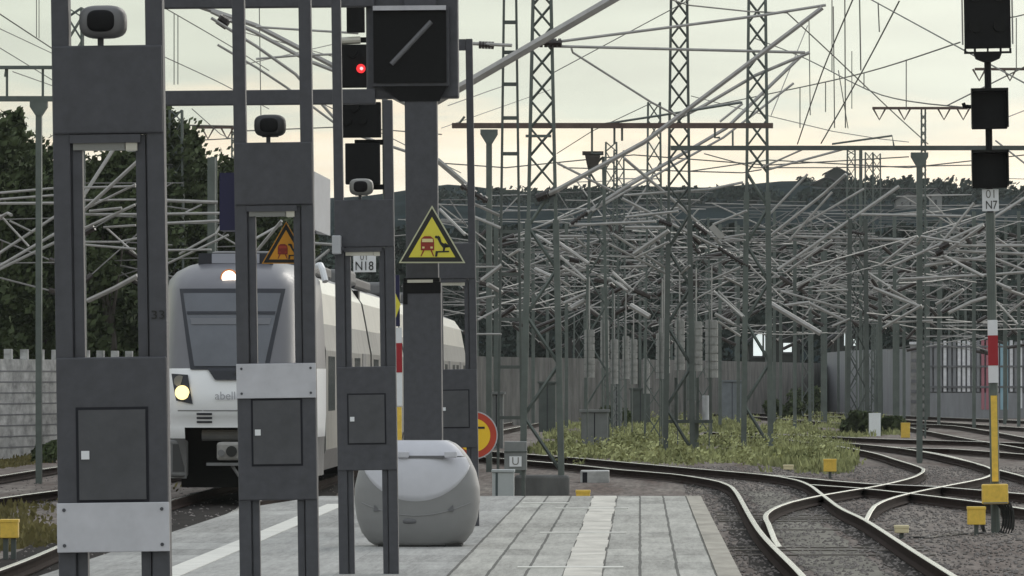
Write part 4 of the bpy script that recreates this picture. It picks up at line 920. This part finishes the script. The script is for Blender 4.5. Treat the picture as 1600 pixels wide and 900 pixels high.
for q in [(1038, 176., 497, 583, 18), (1062, 172., 500, 578, 16), (1088, 170., 502, 580, 19), (1112, 168., 500, 590, 20), (1035, 168., 520, 592, 20), (921, 172., 515, 590, 16), (945, 186., 500, 575, 14), (960, 200., 530, 600, 12), (978, 210., 525, 592, 11), (990, 205., 530, 600, 12), (1010, 215., 560, 615, 11)]:
    weight(*q, wl_)
# railed stand below the weights
d = 166.; st_ = thing('equipment_stand', 'dark stand with white canisters below the counterweights', 'equipment stand', Wp(1077, 690, d))
a = Wp(1040, 661, d); b = Wp(1114, 656, d)
MB().box(a.x, b.x, d, d + .9, a.z, b.z).build('deck', mastd, st_)
for x in (1042, 1056, 1070, 1090, 1110):
    p = Wp(x, 0, d).x; MB().box(p - .04, p + .04, d + .02, d + .1, b.z, Wp(0, 590, d).z).build('upright', mastd, st_)
MB().box(Wp(1078, 0, d).x, Wp(1092, 0, d).x, d + .3, d + .5, GZ - .1, a.z).build('pedestal', mastg, st_)
for (x, y0, y1, w_) in ((1103, 618, 656, 11), (1082, 626, 656, 16), (1052, 630, 656, 9)):
    p0, p1 = Wp(x, y1, d), Wp(x, y0, d); MB().tube([(p0.x, d + .3, b.z), (p0.x, d + .3, p1.z)], w_ * d / F / 2, 12).build('canister', slatl if x == 1103 else weightm, st_)

# overhead wires: each catenary one thing
WR = 'overhead wires'
def wire(pts, d0, d1, label, r=1.3, drops=()):
    n = len(pts); P = [Wp(x, y, d0 + (d1 - d0) * i / (n - 1)) for i, (x, y) in enumerate(pts)]
    mb = MB(); mb.tube(spline(P, 4.0) if n > 2 else P, r * (d0 + d1) / 2 / F / 2, 5)
    for (x, ya, yb, k) in drops:
        d = d0 + (d1 - d0) * k; mb.tube([Wp(x, ya, d), Wp(x - .005, yb, d)], r * .8 * d / F / 2, 4)
    return tag(mb.build('overhead_wire', wirem, loc=P[0]), label, 'overhead wire', WR)
LW = 'thin overhead wire slanting down through the sky at far left'
wire([(-40, 0), (0, 22), (85, 78), (140, 110)], 120, 150, LW, 2.2); wire([(-40, 28), (0, 45), (85, 85)], 120, 150, LW, 1.6); wire([(-40, 52), (0, 75), (90, 130)], 130, 160, LW, 1.6)
wire([(240, 2), (262, 15), (360, 72), (420, 110)], 110, 150, 'thin wire crossing the sky window right of the nearest frame', 1.8, [(272, 20, 132, .4), (278, 24, 132, .5)])
wire([(255, 88), (345, 130), (420, 170)], 130, 170, 'lower thin wire in the sky window right of the nearest frame', 1.6)
wire([(20, 112), (85, 135)], 150, 170, 'short thin wire between the beams of the far left portal', 1.6, [(57, -10, 60, .5), (61, -10, 60, .6)])
RW = 'thin overhead wire slanting through the pale sky left of the tall signal'
wire([(1355, -4), (1500, 75), (1620, 140)], 130, 100, RW, 2.4)
wire([(1230, 20), (1300, 85), (1395, 175), (1450, 225)], 190, 240, RW, 2)
wire([(1180, 60), (1260, 92), (1355, 140), (1420, 158), (1510, 168)], 210, 160, RW, 2, [(1350, 113, 137, .5), (1300, 112, 0, .3)])
wire([(1334, -4), (1285, 112), (1246, 225)], 150, 190, RW, 2.2)
wire([(1405, 2), (1347, 112), (1283, 224)], 160, 190, RW, 2.4)
wire([(1500, 66), (1353, 113), (1200, 147), (1075, 172)], 150, 230, RW, 2, [(1416, 93, 172, .3), (1290, 128, 175, .7), (1250, 137, 200, .8)])
wire([(1343, -5), (1345, 110)], 165, 165, RW, 2.2); wire([(1372, 4), (1374, 50)], 160, 160, RW, 2)
wire([(1320, -4), (1321, 200)], 200, 200, RW, 2); wire([(1302, 10), (1304, 200)], 215, 215, RW, 1.8); wire([(1264, 30), (1266, 180)], 220, 220, RW, 1.6)
wire([(1205, 180), (1262, 40)], 205, 215, RW, 1.6)
wire([(1331, 80), (1331, 170)], 210, 210, RW, 1.4); wire([(1310, 110), (1325, 200)], 210, 215, RW, 1.5)
CW = 'thin overhead wire rising past the tall lattice masts in the middle sky'
wire([(862, 115), (1045, 17), (1110, -18)], 150, 130, CW, 1.6); wire([(1035, -5), (1075, 8), (1170, 18), (1230, 20)], 160, 175, CW, 2.6)
wire([(700, 165), (770, 140), (800, 130)], 170, 180, CW, 1.5); wire([(690, 200), (860, 140)], 180, 200, CW, 1.2); wire([(870, 240), (925, 205), (1020, 160)], 200, 200, CW, 1.4)
wire([(1080, 150), (1300, 205), (1420, 222)], 240, 260, CW, 1.4); wire([(690, 255), (790, 262), (990, 242), (1200, 258), (1420, 245)], 240, 250, CW, 2)
wire([(1075, 268), (1200, 250), (1420, 262), (1620, 240)], 220, 230, CW, 2); wire([(880, 262), (1160, 270), (1190, 265)], 250, 250, CW, 2)
wire([(1100, 240), (1180, 262), (1300, 262), (1520, 258)], 260, 260, CW, 1.8)
SW = 'thin overhead wire in the sky right of the tall signal'
wire([(1560, 30), (1587, 26), (1620, 18)], 180, 180, SW, 2, [(1588, 28, 110, .4)]); wire([(1480, 165), (1620, 95)], 150, 140, SW, 2.2)
wire([(1556, 190), (1620, 165)], 200, 210, SW, 1.8); wire([(1556, 220), (1620, 270)], 180, 170, SW, 3)
SM = 'thin overhead wire seen in the gaps between the service frames'
wire([(380, 50), (560, 100), (640, 130)], 150, 190, SM, 1.5); wire([(385, 100), (560, 60)], 150, 160, SM, 1.5); wire([(370, 205), (540, 198), (690, 210)], 190, 200, SM, 2)
wire([(480, 150), (640, 230), (720, 270)], 160, 190, SM, 1.6); wire([(405, 0), (408, 200)], 190, 190, SM, 1.5); wire([(300, 170), (345, 210), (380, 225)], 190, 200, SM, 1.4)
wire([(255, 195), (365, 197)], 200, 200, SM, 2.2); wire([(255, 222), (370, 216)], 200, 200, SM, 1.8)

JW = 'thin pale overhead wire low among the far masts'
galv = M('galvanised wire', (.24, .24, .23), .6)
for i in range(34):
    x0 = rnd2.uniform(735, 1500); ln = rnd2.uniform(90, 330); y0 = rnd2.uniform(335, 530); sl_k = rnd2.choice((-.5, -.3, -.1, 0, .05, .2, .45)) ; d = rnd2.uniform(190, 380)
    P = [Wp(x0, y0, d), Wp(x0 + ln * .5, y0 + sl_k * ln * .5 + 3, d + 12), Wp(x0 + ln, y0 + sl_k * ln, d + 25)]
    if max(P[0].z, P[2].z) > 13 or min(P[0].z, P[2].z) < 2.5: continue
    tag(MB().tube(spline(P, 5), rnd2.uniform(1.4, 2.6) * d / F / 2, 5).build('overhead_wire', galv, loc=P[0]), JW, 'overhead wire', 'low overhead wires')
def relay_box(x0, x1, y0, y1, d, label, mat):
    a = Wp(x0, y1, d); b = Wp(x1, y0, d); t = thing('relay_cabinet', label, 'cabinet', ((a.x + b.x) / 2, d, GZ))
    MB().box(a.x, b.x, d, d + .6, GZ - .05, b.z - .08).build('cabinet_body', mat, t, bevel=.02)
    MB().box(a.x - .06, b.x + .06, d - .06, d + .66, b.z - .08, b.z).build('cabinet_roof', mat, t)
    MB().box((a.x + b.x) / 2 - .015, (a.x + b.x) / 2 + .015, d - .006, d + .01, GZ + .1, b.z - .1).build('door_gap', gap, t)
relay_box(955, 972, 590, 650, 240., 'tall grey relay cabinet behind the lattice mast with the dark cap', gbm)
relay_box(985, 1016, 606, 648, 262., 'wide dark relay cabinet between the counterweight stacks', mastd)
relay_box(1128, 1160, 594, 640, 285., 'bluish grey relay cabinet right of the counterweights', M('bluish cabinet', (.17, .19, .21), .6, noise=.2))
relay_box(842, 868, 596, 660, 235., 'dark relay cabinet behind the biggest lattice mast', mastd)
relay_box(765, 786, 612, 690, 180., 'grey relay cabinet right of the round yellow sign', gbm)
relay_box(908, 950, 640, 682, 176., 'low dark relay cabinet at the foot of the capped lattice mast', gbm)
# ------------------------------------------------------------------ walls, barriers, buildings
def wall_run(pts, h, name, label, mat, cat='wall', thick=.3, posts=None, pm=None):
    t = thing(name, label, cat, (pts[0][0], pts[0][1], GZ))
    for (a, b) in zip(pts, pts[1:]):
        a, b = Vector((*a, 0)), Vector((*b, 0)); n = (b - a).normalized().cross(Vector((0, 0, 1))) * thick / 2
        mb = MB(); z0, z1 = GZ - .1, GZ + h
        mb.add([(*(a + n).xy, z0), (*(b + n).xy, z0), (*(b - n).xy, z0), (*(a - n).xy, z0), (*(a + n).xy, z1), (*(b + n).xy, z1), (*(b - n).xy, z1), (*(a - n).xy, z1)],
               [(0, 1, 5, 4), (1, 2, 6, 5), (2, 3, 7, 6), (3, 0, 4, 7), (4, 5, 6, 7), (0, 3, 2, 1)])
        mb.build('panel', mat, t)
        ln = (b - a).length; k = 0
        while posts and k * posts < ln:
            p = a + (b - a).normalized() * (k * posts); MB().box(p.x - .1, p.x + .1, p.y - .22, p.y + .22, z0, z1 + .28).build('post', pm or mat, t); k += 1
        if not posts: continue
        for zz in (.3, .6, .9, 1.2, 1.5, 1.8, 2.1, 2.4):      # joints between the stacked planks
            mb = MB(); q = n * 1.06
            mb.add([(*(a + q).xy, GZ + zz), (*(b + q).xy, GZ + zz), (*(b + q).xy, GZ + zz + .035), (*(a + q).xy, GZ + zz + .035)], [(0, 1, 2, 3)])
            mb.build('joint', slatd, t)
    return t
def gx(px, d): return (px - 1000) * d / F
wall_run([(gx(-120, 150), 150), (gx(300, 176), 176)], 2.75, 'noise_wall', 'long plank noise wall with post tips along its top at the left, before dark trees', wallm, posts=1.5)
wall_run([(gx(300, 178), 178), (gx(760, 260), 260), (gx(1130, 330), 330), (gx(1292, 380), 380)], 3.2, 'boundary_wall', 'low grey wall behind the counterweights and grass', wallmid)
wall_run([(gx(1288, 385), 385), (gx(1330, 350), 350), (gx(1448, 318), 318)], 3.9, 'noise_barrier', 'plain grey noise barrier left of the slatted fence', wall2, cat='noise barrier')
# stone pier and slatted barrier
d = 317.; pr = thing('stone_pier', 'grey stone pier between the plain barrier and the slatted one', 'pier', (gx(1436, d), d, GZ))
a, b = gx(1423, d), gx(1450, d)
MB().box(a, b, d, d + .6, GZ - .1, Wp(0, 538, d).z).build('shaft', brickm, pr)
MB().box(a - .05, b + .05, d - .05, d + .65, Wp(0, 538, d).z + .002, Wp(0, 534, d).z).build('cap', slatl, pr)
for y in range(545, 640, 16): MB().box(a + .02, a + .45, d - .03, d - .002, Wp(0, y + 5, d).z, Wp(0, y, d).z).build('quoin', slatd, pr)
d = 312.; sf = thing('slatted_barrier', 'slatted noise barrier with pale and painted boards at far right', 'noise barrier', (gx(1525, d), d, GZ))
a, b = gx(1450, d), gx(1680, d)
MB().box(a, b, d + .1, d + .25, GZ - .1, Wp(0, 540, d).z).build('back_panel', slatd, sf)
MB().box(a, b, d - .02, d + .09, GZ - .1, Wp(0, 614, d).z).build('base_panel', wall2, sf)
for y in (541, 572, 604): MB().box(a, b, d - .07, d - .021, Wp(0, y + 2, d).z, Wp(0, y - 1, d).z).build('rail', slatd, sf)
x = 1452; rs2 = random.Random(5)
while x < 1660:
    mm = slatl if rs2.random() < .55 else wall2
    y1 = 612
    if 1530 < x < 1541: mm = graf_r; y1 = 640
    elif 1558 < x < 1572: mm = graf_b; y1 = 640
    elif 1572 < x < 1600 and rs2.random() < .6: mm = slatl; y1 = 638
    MB().box(gx(x, d), gx(x + 4.6, d), d - .018 - (.03 if y1 > 612 else 0), d + .095, Wp(0, y1, d).z, Wp(0, 532 + rs2.uniform(-1, 2), d).z).build('board', mm, sf); x += 7.4
# white twin boards by the far wall
d = 300.; wb = thing('twin_boards', 'pair of narrow white boards in front of the far wall', 'boards', (gx(897, d), d, GZ))
for x in (887, 899): 
    MB().box(gx(x, d), gx(x + 7, d), d, d + .1, Wp(0, 607, d).z, Wp(0, 560, d).z).build('board', white, wb)
    MB().box(gx(x, d), gx(x + 7, d), d, d + .1, Wp(0, 559, d).z, Wp(0, 528, d).z).build('upper_board', blk, wb)
    MB().box(gx(x + 2.5, d), gx(x + 4.5, d), d + .02, d + .08, GZ, Wp(0, 607, d).z).build('post', mastd, wb)
# dark shed with pale windows, far houses
def house(px0, px1, ybase, yeave, yridge, d, label, wallmat, wins=(), name='house'):
    a, b = gx(px0, d), gx(px1, d); t = thing(name, label, 'building', ((a + b) / 2, d, GZ))
    ze, zr = Wp(0, yeave, d).z, Wp(0, yridge, d).z; D = max(6, (b - a) * .7)
    MB().box(a, b, d, d + D, GZ - .5, ze).build('wall', wallmat, t)
    c = (a + b) / 2; e = .4
    MB().add([(a - e, d - e, ze - .1), (b + e, d - e, ze - .1), (c, d - e, zr), (a - e, d + D + e, ze - .1), (b + e, d + D + e, ze - .1), (c, d + D + e, zr),
              (a - e, d - e, ze + .1), (b + e, d - e, ze + .1), (c, d - e, zr + .2), (a - e, d + D + e, ze + .1), (b + e, d + D + e, ze + .1), (c, d + D + e, zr + .2)],
             [(6, 8, 11, 9), (8, 7, 10, 11), (0, 2, 8, 6), (2, 1, 7, 8), (0, 3, 5, 2), (1, 2, 5, 4), (0, 6, 9, 3), (1, 4, 10, 7), (3, 9, 11, 5), (4, 5, 11, 10)]).build('roof', roofm, t)
    MB().prism([(a, ze), (b, ze), (c, zr - .05)], d + .01, d + .2).build('gable', wallmat, t)
    for (x0, x1, y0, y1, mm) in wins:
        wn = MB().box(gx(x0, d), gx(x1, d), d - .08, d - .004, Wp(0, y1, d).z, Wp(0, y0, d).z).build('window', mm, t)
        MB().box(gx(x0, d) - .08, gx(x1, d) + .08, d - .16, d - .082, Wp(0, y1, d).z - .12, Wp(0, y1, d).z).build('sill', roofm, wn)
    return t
house(1170, 1250, 590, 540, 500, 386., 'dark timber shed with white window panels behind the low wall', darkwall, [(1177, 1191, 520, 556, glowwin), (1194, 1203, 520, 556, glowwin), (1224, 1237, 536, 550, glowwin)], name='timber_shed')
house(1303, 1345, 590, 530, 512, 398., 'small dark shed with a narrow white window beyond the wall', darkwall, [(1319, 1327, 520, 540, glowwin), (1333, 1337, 530, 540, glowwin)], name='timber_shed')
house(1270, 1315, 290, 288, 277, 900., 'dark roofed house on the wooded ridge left of the far masts', darkwall)
house(1400, 1440, 330, 312, 300, 820., 'pale house half hidden in the wood on the ridge', housem, [(1408, 1411, 316, 321, roofm), (1421, 1424, 316, 321, roofm)])
house(1455, 1472, 335, 305, 296, 800., 'narrow pale house beside the funnel head mast', housem, [(1460, 1464, 312, 320, roofm)])
house(1290, 1325, 300, 272, 262, 950., 'roof top showing above the ridge trees right of centre', darkwall)

# ------------------------------------------------------------------ vegetation
def leaves(mb, cx, cy, cz, rx, ry, rz, n, size, rng):
    for _ in range(n):
        while True:
            p = Vector((rng.uniform(-1, 1), rng.uniform(-1, 1), rng.uniform(-1, 1)))
            if .25 < p.length < 1: break
        c = Vector((cx + p.x * rx, cy + p.y * ry, cz + p.z * rz)); s_ = size * rng.uniform(.5, 1.3)
        a = Vector((rng.gauss(0, 1), rng.gauss(0, 1), rng.gauss(0, 1))).normalized(); b = a.orthogonal().normalized(); c2 = a.cross(b)
        mb.add([c - b * s_, c + c2 * s_ * .6, c + b * s_, c - c2 * s_ * .6], [(0, 1, 2, 3)])
def tree(px, d, ytop, wpx, label, seed, group, mat=leaf1, n=2600):
    rng = random.Random(seed); X = gx(px, d); zt = Wp(0, ytop, d).z; rw = wpx * d / F / 2
    t = thing('tree', label, 'tree', (X, d, GZ), group)
    tk = MB(); tk.tube([(X, d, GZ - .1), (X + .1, d, GZ + (zt - GZ) * .35), (X - .1, d + .1, GZ + (zt - GZ) * .7)], .22, 8, r2=.09)
    for k in range(6):
        z = GZ + (zt - GZ) * rng.uniform(.3, .65); a = rng.uniform(0, 6.28); tk.tube([(X, d, z), (X + math.cos(a) * rw * .6, d + math.sin(a) * rw * .6, z + (zt - z) * .5)], .07, 5, r2=.03)
    tk.build('trunk', barkm, t)
    mb = MB(); nb = 22
    for k in range(nb):
        f = (k + .5) / nb; z = GZ + .6 + (zt - GZ - .6) * f; ww = rw * (.62 + .5 * math.sin(math.pi * min(1, .2 + f * .62))) * rng.uniform(.55, 1.1)
        a = rng.uniform(0, 6.28); q = ww * .75 * rng.random() ** .5
        leaves(mb, X + math.cos(a) * q, d + math.sin(a) * q, z - (.5 if f > .9 else 0), ww * .62, ww * .62, (zt - GZ) * .09 * rng.uniform(.7, 1.3), n // nb, .15, rng)
    for k in range(16):
        a = rng.uniform(0, 6.28); q = rw * rng.uniform(.1, 1.1); leaves(mb, X + math.cos(a) * q, d + math.sin(a) * q, zt - (zt - GZ) * (.02 + .16 * q / rw) + rng.uniform(-.4, .5), rng.uniform(.3, .7), .5, rng.uniform(.3, .6), 40, .12, rng)
    mb.build('crown', mat, t); return t
TG = 'dark trees behind the left noise wall'
tlab = 'dark green leafy tree behind the left noise wall'
for i, (px, d, yt, wd) in enumerate([(-30, 168, 205, 130), (15, 172, 182, 80), (62, 178, 225, 90), (115, 182, 230, 110), (170, 176, 232, 100), (225, 184, 222, 100), (262, 190, 180, 70), (295, 194, 205, 80), (345, 196, 245, 80), (395, 200, 300, 90), (-70, 175, 190, 100), (140, 190, 330, 120), (450, 205, 330, 90), (40, 185, 300, 130), (250, 196, 290, 130)]):
    tree(px, d, yt, wd, tlab, 100 + i, TG, n=9000)
def wood(name, label, rows_, mat, seed, size):
    rng = random.Random(seed); mb = MB()
    for (px0, px1, dd, y_top0, y_top1, ybot, nb, k, rpx) in rows_:
        for i in range(nb):
            f = rng.random(); px = px0 + (px1 - px0) * f; d = dd * rng.uniform(.93, 1.07)
            yt = y_top0 + (y_top1 - y_top0) * f + rng.uniform(0, 14) ; zt = Wp(0, yt, d).z; zb = Wp(0, ybot, d).z
            z = zb + (zt - zb) * rng.random() ** .7; r = rpx * d / F * rng.uniform(.6, 1.2)
            leaves(mb, gx(px, d), d, min(z, zt - r * .6), r, r, r * .75, k, size * d / F, rng)
    o = mb.build(name, mat); o['kind'] = 'stuff'; o['label'] = label; return o
wood('woodland', 'dark wood beyond the tracks on the right', [(420, 1660, 440, 400, 392, 615, 900, 40, 30), (420, 1660, 500, 352, 345, 560, 900, 34, 30)], leaf2, 3, 7)
# hill behind
hl = MB(); rng = random.Random(9); nx = 90; vs = []; fs = []
for j, (dd, yy) in enumerate([(540, 609), (600, 470), (760, 345), (900, 300), (1150, 292), (1800, 330)]):
    for i in range(nx + 1):
        px = -900 + 3600 * i / nx; q = 6 * math.sin(px * .009) + 4 * math.sin(px * .023 + 1)
        lift = 0 if px > 700 else min(40, (700 - px) * .12)
        vs.append(Wp(px, yy + (q + lift if j in (3, 4) else 0), dd))
for j in range(5):
    for i in range(nx): fs.append((j * (nx + 1) + i, j * (nx + 1) + i + 1, (j + 1) * (nx + 1) + i + 1, (j + 1) * (nx + 1) + i))
hl.add(vs, fs); struct(hl, 'hill', M('hill wood floor', (.016, .025, .028), .95, noise=.5, nscale=.05, spec=0))
wood('hill_wood', 'far wooded ridge under the sky', [(660, 1680, 880, 292, 284, 420, 1500, 26, 17), (1250, 1520, 900, 276, 274, 310, 90, 26, 12), (860, 1010, 860, 290, 288, 320, 60, 26, 13)], leaf2, 4, 5)
# weeds between the tracks
def weeds(name, label, regions, mat, seed, hmin, hmax):
    rng = random.Random(seed); mb = MB()
    for (poly, n) in regions:
        xs = [p[0] for p in poly]; ys = [p[1] for p in poly]
        def inside(x, y):
            c = False
            for (x0, y0), (x1, y1) in zip(poly, poly[1:] + poly[:1]):
                if (y0 > y) != (y1 > y) and x < (x1 - x0) * (y - y0) / (y1 - y0) + x0: c = not c
            return c
        k = 0
        while k < n:
            x, y = rng.uniform(min(xs), max(xs)), rng.uniform(min(ys), max(ys))
            if not inside(x, y): continue
            g_ = Gp(x, y, GZ); k += 1
            if math.sin(g_.x * 1.1 + 2) + math.sin(g_.y * .16 + g_.x * .5) + rng.gauss(0, .5) < -.55: continue
            cl = rng.randint(3, 7); hh = rng.uniform(hmin, hmax) * (.5 + .9 * abs(math.sin(g_.x * 1.7 + g_.y * .21)))
            for _ in range(cl):
                bx, by = g_.x + rng.gauss(0, .12), g_.y + rng.gauss(0, .25); h = hh * rng.uniform(.4, 1.1); wq = rng.uniform(.015, .04); lx, ly = rng.gauss(0, .25) * h, rng.gauss(0, .2) * h; a = rng.uniform(0, 3.14)
                cx_, cy_ = math.cos(a) * wq, math.sin(a) * wq
                mb.add([(bx - cx_, by - cy_, GZ - .02), (bx + cx_, by + cy_, GZ - .02), (bx + lx * .6 + cx_ * 1.2, by + ly * .6 + cy_, GZ + h * .6), (bx + lx, by + ly, GZ + h), (bx + lx * .6 - cx_ * 1.2, by + ly * .6 - cy_, GZ + h * .6)], [(0, 1, 2, 3, 4)])
    for (poly, n) in (regions if name == 'weeds' else []):
        xs = [p[0] for p in poly]; ys = [p[1] for p in poly]
        for _ in range(n // 40):
            g_ = Gp(rng.uniform(min(xs) + 30, max(xs) - 30), rng.uniform(min(ys) + (max(ys) - min(ys)) * .3, max(ys) - 14), GZ); r = rng.uniform(.12, .42)
            leaves(mb, g_.x, g_.y, GZ + r * .8, r, r, r, 34, .06, rng)
    o = mb.build(name, mat); o['kind'] = 'stuff'; o['label'] = label; return o
weeds('weeds', 'tall green and yellow weeds between the tracks', [([(825, 712), (870, 664), (1120, 660), (1180, 684), (1300, 693), (1330, 700), (1335, 722), (1310, 742), (1200, 738), (1100, 730), (960, 717)], 7500), ([(1180, 676), (1240, 650), (1410, 652), (1400, 680), (1330, 684)], 1400), ([(870, 668), (1000, 655), (1180, 652), (1180, 676)], 1500)], grassm, 11, .08, .27)
weeds('dry_grass', 'dry grass and weeds along the left tracks and walls', [([(-60, 800), (95, 775), (260, 752), (260, 790), (95, 850), (-60, 870)], 1200), ([(-60, 724), (90, 712), (250, 700), (250, 706), (90, 722), (-60, 738)], 700), ([(1180, 640), (1330, 646), (1400, 654), (1330, 656), (1180, 650)], 500)], grassd, 12, .04, .15)
for i, (px, d, yt, wd, lb) in enumerate([(1345, 225, 640, 60, 'low scrub left of the white marker post'), (1392, 228, 648, 45, 'low scrub right of the white marker post'), (1225, 300, 622, 60, 'low dark bush left of the round bush by the far wall'), (960, 260, 632, 50, 'low bush in front of the low grey wall left of the counterweights'), (1255, 330, 594, 75, 'round green bush in front of the far wall'), (68, 150, 692, 40, 'small bush at the foot of the left noise wall')]):
    rng = random.Random(70 + i); X = gx(px, d); zt = Wp(0, yt, d).z; rw = wd * d / F / 2; t = thing('bush', lb, 'bush', (X, d, GZ))
    MB().tube([(X, d, GZ - .1), (X, d, GZ + (zt - GZ) * .6)], .05, 6).build('stem', barkm, t)
    mb = MB()
    for k in range(9): leaves(mb, X + rng.uniform(-.7, .7) * rw, d + rng.uniform(-.5, .5), GZ + (zt - GZ) * rng.uniform(.25, .7), rw * .4, rw * .4, (zt - GZ) * .3, 150, .16, rng)
    mb.build('foliage', leaf1, t)
# ------------------------------------------------------------------ evening haze over the yard
HAZE = 0.00009
if HAZE:
    hm = bpy.data.materials.new('haze'); hm.use_nodes = True; q = hm.node_tree; q.nodes.clear()
    o_ = q.nodes.new('ShaderNodeOutputMaterial'); v_ = q.nodes.new('ShaderNodeVolumePrincipled')
    v_.inputs['Color'].default_value = (.85, .9, .9, 1); v_.inputs['Density'].default_value = HAZE; v_.inputs['Anisotropy'].default_value = .2
    q.links.new(v_.outputs[0], o_.inputs['Volume'])
    hz = MB().box(-1490, 1490, -50, 2000, GZ - 1.2, 80).build('haze', hm); hz['kind'] = 'stuff'
